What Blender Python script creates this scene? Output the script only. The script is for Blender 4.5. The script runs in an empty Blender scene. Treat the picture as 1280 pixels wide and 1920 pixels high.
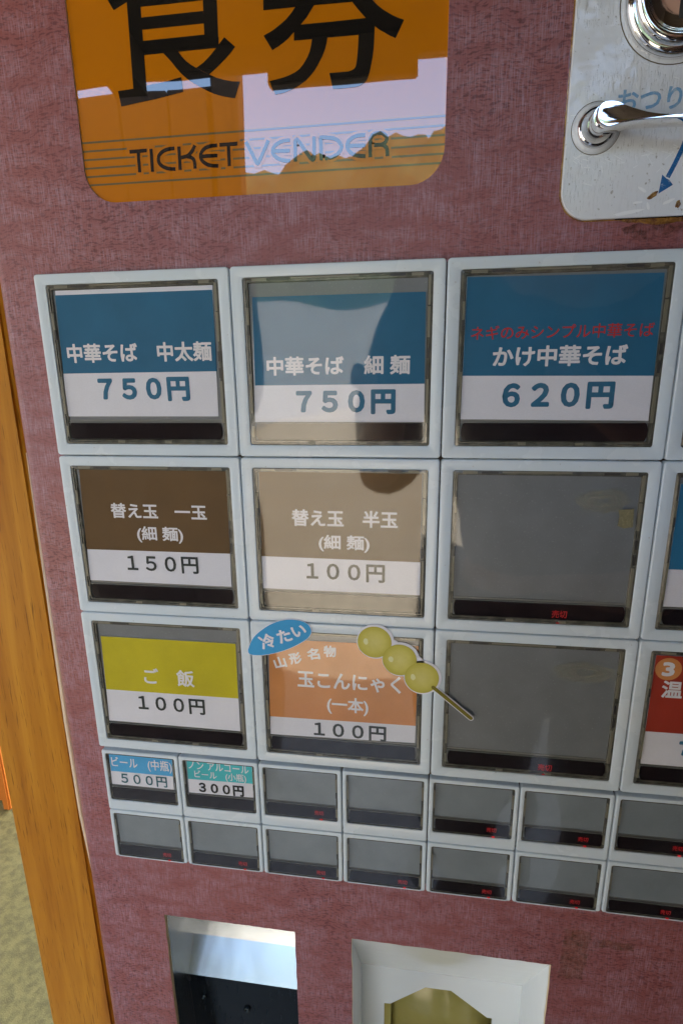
import bpy, bmesh, math, random
from mathutils import Vector, Matrix, noise
from mathutils.geometry import tessellate_polygon
random.seed(7)
scene = bpy.context.scene
COL = scene.collection

# ------------------------------------------------------------ camera, world, sun, exposure
U = 0.07                    # metres per grid unit (one large button pitch)
Z0 = 1.25                   # height of the top edge of the button bank
F_PX = 1020.6               # focal length in pixels of the 1280x1920 picture
CAM = (1.8935, 0.4927, -2.6370)        # x, down, inward (grid units)
R0 = Vector((0.990261, 0.011856, 0.138715))
R1 = Vector((0.022797, 0.969109, -0.245577))
R2 = Vector((-0.137342, 0.246347, 0.959401))

def W(x, g, d=0.0):
    """grid units (right, down, into the machine) -> world metres"""
    return Vector((x*U, d*U, Z0 - g*U))

def Wd(v):
    return Vector((v.x, v.z, -v.y))

cam_data = bpy.data.cameras.new('camera')
cam_data.sensor_fit = 'VERTICAL'
cam_data.sensor_height = 36.0
cam_data.lens = 36.0*F_PX/1920.0
cam_data.clip_start = 0.005
cam_data.clip_end = 500.0
cam = bpy.data.objects.new('camera', cam_data)
COL.objects.link(cam)
cx, cy, cz = Wd(R0), -Wd(R1), -Wd(R2)
M = Matrix(((cx.x, cy.x, cz.x), (cx.y, cy.y, cz.y), (cx.z, cy.z, cz.z)))
cam.matrix_world = Matrix.Translation(W(*CAM)) @ M.to_quaternion().to_matrix().to_4x4()
scene.camera = cam

SUN_EL, SUN_AZ = math.radians(50), math.radians(125)    # azimuth measured from -Y towards -X
sun_dir = Vector((math.sin(SUN_AZ)*math.cos(SUN_EL), -math.cos(SUN_AZ)*math.cos(SUN_EL), math.sin(SUN_EL)))
world = bpy.data.worlds.new('World')
scene.world = world
world.use_nodes = True
wn = world.node_tree
sky = wn.nodes.new('ShaderNodeTexSky')
sky.sky_type = 'NISHITA'
sky.sun_disc = False
sky.sun_elevation = SUN_EL
sky.sun_rotation = math.atan2(sun_dir.x, sun_dir.y)
sky.dust_density = 1.5
sky.air_density = 1.0
wn.links.new(sky.outputs[0], wn.nodes['Background'].inputs[0])
wn.nodes['Background'].inputs[1].default_value = 0.15
sun_data = bpy.data.lights.new('sun', 'SUN')
sun_data.energy = 3.6
sun_data.angle = math.radians(0.53)
sun_data.color = (1.0, 0.97, 0.93)
sun = bpy.data.objects.new('sun', sun_data)
COL.objects.link(sun)
sun.location = (0, -3, 6)
sun.rotation_euler = sun_dir.to_track_quat('Z', 'Y').to_euler()
scene.view_settings.view_transform = 'Standard'
scene.view_settings.look = 'None'
scene.view_settings.exposure = 3.2
scene.cycles.max_bounces = 10
scene.cycles.transparent_max_bounces = 24
scene.cycles.use_denoising = True

# ------------------------------------------------------------ helpers: objects
def link(name, me, parent=None, mats=(), smooth=False):
    o = bpy.data.objects.new(name, me)
    COL.objects.link(o)
    for m in mats:
        if m.name not in [x.name for x in me.materials if x]:
            me.materials.append(m)
    if smooth:
        for p in me.polygons: p.use_smooth = True
    if parent is not None: o.parent = parent
    return o

def tag(o, label=None, cat=None, group=None, kind=None):
    if label: o['label'] = label
    if cat: o['category'] = cat
    if group: o['group'] = group
    if kind: o['kind'] = kind
    return o

def empty(name, loc):
    o = bpy.data.objects.new(name, None)
    o.empty_display_size = 0.02
    COL.objects.link(o)
    o.location = loc
    return o

class MB:
    """collects faces in grid units (x, g, d) relative to an origin, or in metres when raw"""
    def __init__(self, origin=None, raw=False):
        self.v, self.f, self.mi = [], [], []
        self.raw = raw
        self.o = Vector(origin) if origin is not None else Vector((0, 0, 0))
    def pt(self, p):
        if self.raw: self.v.append(Vector(p) - self.o)
        else: self.v.append(W(*p) - self.o)
        return len(self.v) - 1
    def face(self, pts, m=0):
        self.f.append([self.pt(p) for p in pts]); self.mi.append(m)
    def idx(self, ids, m=0):
        self.f.append(list(ids)); self.mi.append(m)
    def box(self, x0, x1, g0, g1, d0, d1, m=0):
        a = [self.pt(p) for p in ((x0,g0,d0),(x1,g0,d0),(x1,g1,d0),(x0,g1,d0),(x0,g0,d1),(x1,g0,d1),(x1,g1,d1),(x0,g1,d1))]
        for q in ((0,3,2,1),(4,5,6,7),(0,1,5,4),(1,2,6,5),(2,3,7,6),(3,0,4,7)):
            self.idx([a[i] for i in q], m)
    def loops(self, loops, m=0, cap0=False, cap1=False, closed=True):
        ids = [[self.pt(p) for p in L] for L in loops]
        n = len(ids[0])
        for A, B in zip(ids, ids[1:]):
            for i in range(n if closed else n-1):
                j = (i+1) % n
                self.idx((A[i], A[j], B[j], B[i]), m)
        if cap0: self.idx(ids[0][::-1], m)
        if cap1: self.idx(ids[-1], m)
    def mesh(self, name):
        me = bpy.data.meshes.new(name)
        me.from_pydata([tuple(v) for v in self.v], [], self.f)
        for p, m in zip(me.polygons, self.mi): p.material_index = m
        me.update()
        bm = bmesh.new(); bm.from_mesh(me)
        bmesh.ops.remove_doubles(bm, verts=bm.verts, dist=1e-7)
        bmesh.ops.recalc_face_normals(bm, faces=bm.faces)
        bm.to_mesh(me); bm.free()
        return me
    def build(self, name, mats, parent=None, smooth=False):
        if not isinstance(mats, (list, tuple)): mats = [mats]
        return link(name, self.mesh(name), parent, mats, smooth)

def auto_smooth(o, ang=35):
    me = o.data
    bm = bmesh.new(); bm.from_mesh(me)
    for e in bm.edges:
        if len(e.link_faces) == 2 and e.calc_face_angle(0) > math.radians(ang): e.smooth = False
    for f in bm.faces: f.smooth = True
    bm.to_mesh(me); bm.free()
    return o

def rrect(x0, g0, x1, g1, r, d, n=4):
    pts = []
    for cxx, cgg, a0 in ((x1-r, g0+r, -90), (x1-r, g1-r, 0), (x0+r, g1-r, 90), (x0+r, g0+r, 180)):
        for k in range(n+1):
            a = math.radians(a0 + 90*k/n)
            pts.append((cxx + r*math.cos(a), cgg + r*math.sin(a), d))
    return pts

def slab(mb, outline, d0, d1, m=0):
    """outline (x,g) polygon extruded from depth d0 (front) to d1"""
    a = [mb.pt((x, g, d0)) for x, g in outline]
    b = [mb.pt((x, g, d1)) for x, g in outline]
    n = len(a)
    for tri in tessellate_polygon([[Vector((x, g, 0)) for x, g in outline]]):
        mb.idx([a[i] for i in tri], m)
        mb.idx([b[i] for i in tri][::-1], m)
    for i in range(n):
        j = (i+1) % n
        mb.idx((a[i], a[j], b[j], b[i]), m)

def sheet(mb, outline, d, m=0):
    a = [mb.pt((x, g, d)) for x, g in outline]
    for tri in tessellate_polygon([[Vector((x, g, 0)) for x, g in outline]]):
        mb.idx([a[i] for i in tri], m)

def smooth_curve(pts, n=5):
    """Catmull-Rom through 2-D points"""
    if len(pts) < 3: return list(pts)
    out = []
    P = [pts[0]] + list(pts) + [pts[-1]]
    for i in range(1, len(P)-2):
        p0, p1, p2, p3 = P[i-1], P[i], P[i+1], P[i+2]
        for k in range(n):
            t = k/n
            out.append(tuple(0.5*((2*p1[a]) + (-p0[a]+p2[a])*t + (2*p0[a]-5*p1[a]+4*p2[a]-p3[a])*t*t + (-p0[a]+3*p1[a]-3*p2[a]+p3[a])*t**3) for a in (0, 1)))
    out.append(tuple(pts[-1]))
    return out

def ribbon(mb, pts, w, d, ext=0.0, m=0):
    """flat stroke of width w along (x,g) points"""
    pts = [Vector(p) for p in pts]
    if ext:
        a = (pts[0]-pts[1]).normalized()*ext; b = (pts[-1]-pts[-2]).normalized()*ext
        pts = [pts[0]+a] + pts[1:-1] + [pts[-1]+b]
    L, Rr = [], []
    for i, p in enumerate(pts):
        t = (pts[min(i+1, len(pts)-1)] - pts[max(i-1, 0)]).normalized()
        nrm = Vector((-t.y, t.x))*w/2
        if 0 < i < len(pts)-1:
            t1 = (pts[i]-pts[i-1]).normalized()
            c = max(0.5, abs(t1.dot(t)))
            nrm = nrm/c
        L.append((p.x+nrm.x, p.y+nrm.y)); Rr.append((p.x-nrm.x, p.y-nrm.y))
    for i in range(len(pts)-1):
        dd = d - 0.0001*(i % 4)
        mb.face([q + (dd,) for q in (L[i], L[i+1], Rr[i+1], Rr[i])], m)

def text_outline(s):
    c = bpy.data.curves.new('lettering_source', 'FONT')
    c.body = s; c.size = 1.0; c.resolution_u = 3
    o = bpy.data.objects.new('lettering_source', c)
    COL.objects.link(o)
    dg = bpy.context.evaluated_depsgraph_get()
    me = bpy.data.meshes.new_from_object(o.evaluated_get(dg))
    bpy.data.objects.remove(o); bpy.data.curves.remove(c)
    bm = bmesh.new(); bm.from_mesh(me)
    bmesh.ops.remove_doubles(bm, verts=bm.verts, dist=1e-5)
    V = [(v.co.x, v.co.y) for v in bm.verts]
    bm.verts.index_update()
    Fc = [[v.index for v in f.verts] for f in bm.faces]
    E = [[v.index for v in e.verts] for e in bm.edges if len(e.link_faces) == 1]
    bm.free(); bpy.data.meshes.remove(me)
    return V, Fc, E
_tc = {}
def text_mesh(mb, s, place, bold, d, m=0):
    """flat letters: place maps normalised (0..1, 0..1 down) ink box to (x,g); bold = stroke growth in grid units"""
    if s not in _tc: _tc[s] = text_outline(s)
    V, Fc, E = _tc[s]
    xs = [v[0] for v in V]; ys = [v[1] for v in V]
    x0, x1, y0, y1 = min(xs), max(xs), min(ys), max(ys)
    Q = [place((v[0]-x0)/(x1-x0), (y1-v[1])/(y1-y0)) for v in V]
    ids = [mb.pt((q[0], q[1], d)) for q in Q]
    for f in Fc: mb.idx([ids[i] for i in f], m)
    if bold > 0:
        k = 0
        for a, b in E:
            A, B = Vector(Q[a]), Vector(Q[b])
            t = B-A
            if t.length < 1e-6: continue
            ang = math.atan2(t.y, t.x)
            k += 1
            dd = d - 0.00004*(1 + k % 13)
            pts = []
            for j in range(5):
                q = ang + math.pi/2 + math.pi*j/4
                pts.append((A.x+bold*math.cos(q), A.y+bold*math.sin(q), dd))
            for j in range(5):
                q = ang - math.pi/2 + math.pi*j/4
                pts.append((B.x+bold*math.cos(q), B.y+bold*math.sin(q), dd))
            mb.face(pts, m)

def fit_box(x0, x1, g0, g1, r=0.0):
    x0 += r; x1 -= r; g0 += r; g1 -= r
    return lambda a, b: (x0+(x1-x0)*a, g0+(g1-g0)*b)

# ------------------------------------------------------------ helpers: materials
def srgb(r, g, b):
    f = lambda c: c/12.92 if c <= 0.04045 else ((c+0.055)/1.055)**2.4
    return (f(r/255), f(g/255), f(b/255), 1)

def mat(name, col=(0.8, 0.8, 0.8), rough=0.5, metal=0.0, **kw):
    m = bpy.data.materials.new(name); m.use_nodes = True
    p = m.node_tree.nodes['Principled BSDF']
    p.inputs['Base Color'].default_value = tuple(col[:3]) + (1,)
    p.inputs['Roughness'].default_value = rough
    p.inputs['Metallic'].default_value = metal
    for k, v in kw.items():
        p.inputs[k.replace('_', ' ')].default_value = v
    return m

class N:
    def __init__(self, m):
        self.nt = m.node_tree; self.p = m.node_tree.nodes.get('Principled BSDF')
        self.geo = self.nt.nodes.new('ShaderNodeNewGeometry')
    def new(self, t, **kw):
        n = self.nt.nodes.new(t)
        for k, v in kw.items():
            if k in n.inputs: n.inputs[k].default_value = v
            else: setattr(n, k, v)
        return n
    def l(self, a, b): self.nt.links.new(a, b)
    def map(self, scale=(1, 1, 1), rot=(0, 0, 0)):
        n = self.new('ShaderNodeMapping')
        n.inputs['Scale'].default_value = scale; n.inputs['Rotation'].default_value = rot
        self.l(self.geo.outputs['Position'], n.inputs[0]); return n.outputs[0]
    def noise(self, vec, scale, detail=3, rough=0.55, dist=0.0):
        n = self.new('ShaderNodeTexNoise')
        n.inputs['Scale'].default_value = scale; n.inputs['Detail'].default_value = detail
        n.inputs['Roughness'].default_value = rough; n.inputs['Distortion'].default_value = dist
        self.l(vec, n.inputs['Vector']); return n.outputs['Fac']
    def ramp(self, fac, stops):
        n = self.new('ShaderNodeValToRGB')
        e = n.color_ramp.elements
        while len(e) < len(stops): e.new(0.5)
        for el, (p, c) in zip(e, stops):
            el.position = p
            el.color = tuple(c[:3]) + (1,) if isinstance(c, (tuple, list)) else (c, c, c, 1)
        self.l(fac, n.inputs[0]); return n.outputs[0]
    def mix(self, fac, a, b, mode='MIX'):
        n = self.new('ShaderNodeMix'); n.data_type = 'RGBA'; n.blend_type = mode
        for s, v in ((0, fac), (6, a), (7, b)):
            if hasattr(v, 'is_linked') or hasattr(v, 'links'): self.l(v, n.inputs[s])
            elif s == 0: n.inputs[0].default_value = v
            else: n.inputs[s].default_value = tuple(v[:3]) + (1,)
        return n.outputs[2]
    def math(self, op, a, b=0.0):
        n = self.new('ShaderNodeMath'); n.operation = op
        for i, v in enumerate((a, b)):
            if hasattr(v, 'links'): self.l(v, n.inputs[i])
            else: n.inputs[i].default_value = v
        return n.outputs[0]
    def bump(self, h, strength=0.3, dist=0.001, coat=False):
        n = self.new('ShaderNodeBump'); n.inputs['Strength'].default_value = strength
        n.inputs['Distance'].default_value = dist
        self.l(h, n.inputs['Height']); self.l(n.outputs[0], self.p.inputs['Normal'])
        if coat: self.l(n.outputs[0], self.p.inputs['Coat Normal'])
        return n
    def base(self, c): self.l(c, self.p.inputs['Base Color'])
    def rough(self, c): self.l(c, self.p.inputs['Roughness'])

MT = {}
# mauve wood-figure laminate
m = MT['laminate'] = mat('mauve_laminate', rough=0.36, Specular_IOR_Level=0.5); n = N(m)
lf = n.map((1, 1, 1))
sep = n.new('ShaderNodeSeparateXYZ'); n.l(n.geo.outputs['Position'], sep.inputs[0])
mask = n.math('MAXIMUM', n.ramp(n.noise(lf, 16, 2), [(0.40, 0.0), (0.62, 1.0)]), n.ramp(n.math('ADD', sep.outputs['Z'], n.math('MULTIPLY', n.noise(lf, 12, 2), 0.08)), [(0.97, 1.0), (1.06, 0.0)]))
warp = n.new('ShaderNodeVectorMath'); warp.operation = 'MULTIPLY_ADD'
wn_ = n.new('ShaderNodeTexNoise'); wn_.inputs['Scale'].default_value = 60; wn_.inputs['Detail'].default_value = 1; n.l(lf, wn_.inputs['Vector'])
n.l(wn_.outputs['Color'], warp.inputs[0]); warp.inputs[1].default_value = (0.002, 0.002, 0.007); n.l(lf, warp.inputs[2])
def wmap(sc, rot=(0, 0, 0)):
    q = n.new('ShaderNodeMapping'); q.inputs['Scale'].default_value = sc; q.inputs['Rotation'].default_value = rot
    n.l(warp.outputs[0], q.inputs[0]); return q.outputs[0]
curl = n.noise(wmap((470, 470, 1500), (0, 0.12, 0)), 1.0, 2, 0.55)       # short dark cross-grain flecks
curl_r = n.ramp(curl, [(0.40, 1.0), (0.49, 0.0)])
streak = n.noise(n.map((3600, 3600, 170)), 1.0, 3, 0.65)                  # fine vertical grain
lattice = n.noise(n.map((420, 420, 3200)), 1.0, 3, 0.65)                  # fine horizontal weave
patch = n.ramp(n.noise(wmap((75, 75, 190)), 1.0, 3, 0.6), [(0.38, 0.0), (0.62, 1.0)])
big = n.noise(lf, 7, 2)
c = n.mix(n.ramp(big, [(0.3, 0.0), (0.7, 1.0)]), (0.290, 0.086, 0.074), (0.262, 0.086, 0.092))
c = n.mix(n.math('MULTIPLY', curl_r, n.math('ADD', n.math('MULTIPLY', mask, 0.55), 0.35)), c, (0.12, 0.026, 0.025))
pale = n.math('MULTIPLY', n.ramp(streak, [(0.44, 0.0), (0.66, 1.0)]), n.math('ADD', n.math('MULTIPLY', patch, 0.48), 0.08))  # pale lilac along grain and weave: sky sheen painted into the colour
c = n.mix(pale, c, (0.46, 0.31, 0.40))
c = n.mix(n.math('MULTIPLY', n.math('MULTIPLY', n.ramp(lattice, [(0.5, 0.0), (0.7, 1.0)]), patch), 0.45), c, (0.46, 0.30, 0.36))
c = n.mix(n.math('MULTIPLY', n.ramp(n.noise(n.map((260, 260, 260)), 1, 2), [(0.66, 0), (0.76, 1)]), 0.35), c, (0.10, 0.03, 0.025))
n.base(c)
h = n.math('ADD', n.math('MULTIPLY', streak, 0.7), n.math('ADD', n.math('MULTIPLY', lattice, 0.5), n.math('MULTIPLY', curl, 0.6)))
n.bump(h, 0.6, 0.0002)
n.rough(n.ramp(streak, [(0.35, 0.28), (0.7, 0.42)]))

MT['cut_edge'] = mat('laminate_core_edge', (0.62, 0.5, 0.3), 0.7)
MT['dark'] = mat('dark_cavity_paint', (0.03, 0.028, 0.026), 0.6)
MT['cabinet'] = mat('cabinet_side_steel', (0.36, 0.16, 0.15), 0.4)

# button frame plastic: pale blue-white with grime freckles
m = MT['frame'] = mat('pale_blue_white_plastic', (0.6, 0.71, 0.75), 0.24, Specular_IOR_Level=0.5); n = N(m)
g1 = n.noise(n.map((1, 1, 1)), 60, 3)
g2 = n.ramp(n.noise(n.map((1, 1, 1)), 900, 2), [(0.69, 0.0), (0.76, 1.0)])
c = n.mix(n.ramp(g1, [(0.35, 0.0), (0.75, 1.0)]), (0.62, 0.72, 0.79), (0.65, 0.72, 0.76))
c = n.mix(n.math('MULTIPLY', g2, 0.5), c, (0.3, 0.24, 0.16))
n.base(c); n.rough(n.ramp(g1, [(0.3, 0.18), (0.7, 0.32)]))
n.bump(n.noise(n.map((1, 1, 1)), 40, 2), 0.1, 0.0006)

# smoky bezel
m = MT['bezel'] = mat('smoky_olive_plastic', (0.13, 0.12, 0.085), 0.22, Specular_IOR_Level=0.7); n = N(m)
n.base(n.ramp(n.noise(n.map((1, 1, 1)), 260, 3), [(0.3, (0.06, 0.06, 0.05)), (0.7, (0.16, 0.155, 0.125))]))
MT['clip'] = mat('pale_clip_plastic', (0.19, 0.178, 0.13), 0.3)
MT['clip_dark'] = mat('dark_clip_gap', (0.035, 0.033, 0.03), 0.4)

def panel_mat(name, col, stain=0.0):
    m = mat(name, col, 0.45); n = N(m)
    a = n.noise(n.map((1, 1, 1)), 70, 3)
    c = n.mix(n.ramp(a, [(0.3, 0.0), (0.7, 1.0)]), tuple(x*0.9 for x in col[:3]), tuple(x*1.1 for x in col[:3]))
    c = n.mix(n.math('MULTIPLY', n.ramp(n.noise(n.map((1500, 1500, 1500)), 1, 1), [(0.66, 0), (0.74, 1)]), 0.35), c, (0.35, 0.36, 0.36))
    n.base(c)
    return m
MT['panel'] = panel_mat('grey_display_backing', (0.165, 0.18, 0.195))
MT['panel_small'] = panel_mat('blue_grey_small_backing', (0.20, 0.235, 0.265))
MT['strip'] = mat('black_lamp_window', (0.012, 0.008, 0.010), 0.12)
MT['groove'] = mat('grey_groove_plastic', (0.2, 0.2, 0.19), 0.3)

def paper(name, col, var=0.08):
    m = mat(name, col, 0.6, Specular_IOR_Level=0.25); n = N(m)
    a = n.noise(n.map((1, 1, 1)), 55, 4)
    b = n.noise(n.map((900, 900, 6000)), 1, 2)
    c = n.mix(n.ramp(a, [(0.3, 0.0), (0.7, 1.0)]), tuple(x*(1-var) for x in col[:3]), tuple(min(1, x*(1+var)) for x in col[:3]))
    c = n.mix(n.math('MULTIPLY', b, 0.14), c, (0, 0, 0))
    n.base(c); return m
MT['paper'] = paper('white_card', (0.79, 0.80, 0.89), 0.03)
MT['blue'] = paper('blue_print', (0.022, 0.145, 0.28))
MT['blue_bright'] = paper('bright_blue_print', (0.02, 0.17, 0.34))
MT['brown'] = paper('brown_print', (0.135, 0.075, 0.026))
MT['yellow'] = paper('yellow_print', (0.58, 0.50, 0.012))
MT['orange_print'] = paper('orange_print', (0.66, 0.27, 0.085))
MT['red_print'] = paper('red_print', (0.38, 0.035, 0.016))
MT['sky_print'] = paper('sky_blue_print', (0.09, 0.42, 0.78))
MT['aqua_print'] = paper('aqua_print', (0.08, 0.55, 0.62))
MT['ink_white'] = mat('white_ink', (0.78, 0.77, 0.82), 0.6, Specular_IOR_Level=0.25)
MT['ink_blue'] = mat('blue_ink', (0.03, 0.15, 0.27), 0.6, Specular_IOR_Level=0.25)
MT['ink_dark'] = mat('dark_grey_ink', (0.04, 0.048, 0.048), 0.6, Specular_IOR_Level=0.25)
MT['ink_black'] = mat('black_ink', (0.012, 0.012, 0.012), 0.5, Specular_IOR_Level=0.25)
MT['ink_teal'] = mat('teal_ink', (0.02, 0.12, 0.16), 0.5, Specular_IOR_Level=0.25)
MT['ink_red'] = mat('red_ink', (0.5, 0.03, 0.03), 0.6, Specular_IOR_Level=0.25)
MT['led'] = mat('red_lamp', (0.25, 0.0, 0.0), 0.5, Emission_Color=(1, 0.01, 0.02, 1), Emission_Strength=0.018)
MT['led_dot'] = mat('red_lamp_glint', (0.3, 0, 0), 0.5, Emission_Color=(1, 0.02, 0.03, 1), Emission_Strength=0.09)

# clear cover: thin acrylic, both faces reflect by Fresnel, faint dust
m = MT['cover'] = bpy.data.materials.new('clear_acrylic_cover'); m.use_nodes = True
nt = m.node_tree; nt.nodes.clear(); n = N(m)
out = n.new('ShaderNodeOutputMaterial')
tr = n.new('ShaderNodeBsdfTransparent'); tr.inputs[0].default_value = (0.97, 0.97, 0.955, 1)
gl = n.new('ShaderNodeBsdfGlossy'); gl.inputs['Roughness'].default_value = 0.035
fr = n.new('ShaderNodeFresnel'); fr.inputs['IOR'].default_value = 1.64
bmp = n.new('ShaderNodeBump'); bmp.inputs['Strength'].default_value = 0.55; bmp.inputs['Distance'].default_value = 0.0012
n.l(n.noise(n.map((1, 1, 1)), 26, 1, 0.3), bmp.inputs['Height'])
n.l(bmp.outputs[0], gl.inputs['Normal'])
s1 = n.new('ShaderNodeMixShader'); n.l(n.math('MULTIPLY', fr.outputs[0], n.math('SUBTRACT', 1.0, n.geo.outputs['Backfacing'])), s1.inputs[0]); n.l(tr.outputs[0], s1.inputs[1]); n.l(gl.outputs[0], s1.inputs[2])
df = n.new('ShaderNodeBsdfDiffuse'); df.inputs[0].default_value = (0.75, 0.76, 0.74, 1)
s2 = n.new('ShaderNodeMixShader')
dust = n.math('ADD', n.math('MULTIPLY', n.ramp(n.noise(n.map((1, 1, 1)), 45, 5, 0.7), [(0.35, 0.0), (0.8, 1.0)]), 0.012),
              n.math('MULTIPLY', n.ramp(n.noise(n.map((3000, 3000, 500)), 1, 3, 0.8), [(0.55, 0.0), (0.85, 1.0)]), 0.03))
n.l(n.math('MULTIPLY', dust, n.math('SUBTRACT', 1.0, n.geo.outputs['Backfacing'])), s2.inputs[0]); n.l(s1.outputs[0], s2.inputs[1]); n.l(df.outputs[0], s2.inputs[2]); n.l(s2.outputs[0], out.inputs[0])

def acrylic(name, col, var=0.06):
    m = mat(name, col, 0.5, Coat_Weight=1.0, Coat_Roughness=0.012, Coat_IOR=1.95, Specular_IOR_Level=0.0); n = N(m)
    a = n.noise(n.map((1, 1, 1)), 14, 3)
    n.base(n.mix(n.ramp(a, [(0.3, 0.0), (0.7, 1.0)]), tuple(x*(1-var) for x in col), tuple(min(1, x*(1+var)) for x in col)))
    b = n.new('ShaderNodeBump'); b.inputs['Strength'].default_value = 0.25; b.inputs['Distance'].default_value = 0.0006
    n.l(n.noise(n.map((1, 1, 1)), 16, 2, 0.4), b.inputs['Height']); n.l(b.outputs[0], n.p.inputs['Coat Normal'])
    return m
MT['sign'] = acrylic('orange_acrylic', (0.56, 0.185, 0.004))
MT['sign_black'] = acrylic('black_print_under_acrylic', (0.012, 0.011, 0.010))
MT['sign_line'] = acrylic('olive_lines_under_acrylic', (0.17, 0.13, 0.055))

# scratched white plate
m = MT['plate'] = mat('scratched_white_plate', (0.62, 0.65, 0.62), 0.28, Coat_Weight=0.6, Coat_Roughness=0.08); n = N(m)
sc1 = n.ramp(n.noise(n.map((2600, 2600, 260), (0, 0.75, 0)), 1, 4, 0.75), [(0.58, 0.0), (0.72, 1.0)])
sc2 = n.ramp(n.noise(n.map((2200, 2200, 200), (0, -0.5, 0)), 1, 4, 0.75), [(0.6, 0.0), (0.75, 1.0)])
area = n.ramp(n.noise(n.map((1, 1, 1)), 45, 3), [(0.4, 0.0), (0.62, 1.0)])
scr = n.math('MULTIPLY', n.math('MAXIMUM', sc1, sc2), area)
c = n.mix(n.ramp(n.noise(n.map((1, 1, 1)), 30, 4), [(0.3, 0), (0.7, 1)]), (0.78, 0.84, 0.92), (0.80, 0.83, 0.86))
c = n.mix(n.math('MULTIPLY', scr, 0.7), c, (0.92, 0.95, 0.98))
c = n.mix(n.math('MULTIPLY', n.ramp(n.noise(n.map((1, 1, 1)), 700, 2), [(0.68, 0), (0.76, 1)]), 0.6), c, (0.2, 0.18, 0.14))
n.base(c); n.bump(n.math('ADD', n.noise(n.map((1, 1, 1)), 60, 3), n.math('MULTIPLY', scr, 0.3)), 0.8, 0.0008, coat=True)

MT['chrome'] = mat('polished_chrome', (0.86, 0.86, 0.87), 0.06, 1.0); n = N(MT['chrome'])
n.bump(n.noise(n.map((1, 1, 1)), 300, 3), 0.05, 0.0002)
n.rough(n.ramp(n.noise(n.map((1, 1, 1)), 500, 3), [(0.4, 0.03), (0.7, 0.10)]))
MT['steel'] = mat('brushed_steel', (0.66, 0.68, 0.70), 0.2, 1.0); n = N(MT['steel'])
n.rough(n.ramp(n.noise(n.map((1400, 1400, 60)), 1, 3), [(0.3, 0.22), (0.7, 0.27)]))
n.bump(n.noise(n.map((40, 40, 20)), 1, 2), 0.15, 0.002)
MT['ink_plate_blue'] = mat('worn_blue_ink', (0.22, 0.42, 0.66), 0.45); n = N(MT['ink_plate_blue'])
n.base(n.mix(n.ramp(n.noise(n.map((1, 1, 1)), 500, 4, 0.8), [(0.5, 0), (0.7, 1)]), (0.2, 0.42, 0.68), (0.5, 0.6, 0.68)))
MT['ink_arrow'] = mat('arrow_blue_ink', (0.02, 0.13, 0.36), 0.25); n = N(MT['ink_arrow'])
n.base(n.mix(n.ramp(n.noise(n.map((1, 1, 1)), 420, 4, 0.8), [(0.56, 0), (0.68, 1)]), (0.02, 0.13, 0.36), (0.4, 0.5, 0.62)))
MT['glue'] = mat('brown_glue_residue', (0.16, 0.06, 0.02), 0.2, Coat_Weight=0.6); n = N(MT['glue'])
n.base(n.ramp(n.noise(n.map((1, 1, 1)), 420, 4, 0.7), [(0.35, (0.12, 0.04, 0.02)), (0.55, (0.3, 0.15, 0.03)), (0.75, (0.5, 0.36, 0.12))]))
n.bump(n.noise(n.map((1, 1, 1)), 500, 4), 0.8, 0.0008)
MT['white_box'] = mat('white_glossy_plastic', (0.88, 0.94, 0.96), 0.12, Specular_IOR_Level=0.7); n = N(MT['white_box'])
n.bump(n.noise(n.map((1, 1, 1)), 50, 2), 0.1, 0.0008)
MT['olive_cup'] = mat('olive_plastic_cup', (0.5, 0.45, 0.15), 0.18); n = N(MT['olive_cup'])
n.base(n.ramp(n.noise(n.map((1, 1, 1)), 60, 3), [(0.3, (0.40, 0.36, 0.10)), (0.7, (0.46, 0.41, 0.14))]))

# varnished wood
def wood(name, a, b, dk, rough=0.35, axis='z'):
    m = mat(name, a, rough, Coat_Weight=0.0, Specular_IOR_Level=0.18); n = N(m)
    s = (1, 1, 0.06) if axis == 'z' else (0.06, 1, 1)
    sp = (1900, 1900, 70) if axis == 'z' else (110, 3800, 3800)
    w = n.noise(n.map(tuple(v*90 for v in s)), 1.0, 4, 0.6, 0.6)
    c = n.ramp(w, [(0.28, dk), (0.45, a), (0.62, b), (0.8, a)])
    pores = n.ramp(n.noise(n.map(sp), 1, 2, 0.6), [(0.30, 1.0), (0.38, 0.0)])
    c = n.mix(n.math('MULTIPLY', pores, 0.7), c, tuple(v*0.35 for v in dk))
    bl = n.noise(n.map((1, 1, 1)), 18, 3)
    c = n.mix(n.math('MULTIPLY', n.ramp(bl, [(0.45, 0), (0.75, 1)]), 0.4), c, dk)
    n.base(c); n.bump(w, 0.2, 0.0004)
    return m
MT['wood'] = wood('varnished_orange_wood', (0.44, 0.175, 0.010), (0.54, 0.24, 0.018), (0.30, 0.10, 0.005))
MT['dark_wood'] = wood('dark_stained_boards', (0.020, 0.012, 0.008), (0.028, 0.017, 0.010), (0.012, 0.007, 0.005), 0.7)
MT['beam'] = wood('grey_brown_timber', (0.035, 0.024, 0.016), (0.05, 0.034, 0.022), (0.02, 0.014, 0.01), 0.7, 'x')
MT['sunlit_gap'] = mat('sunlit_gap_cream', (0.85, 0.68, 0.48), 0.35)

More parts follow.
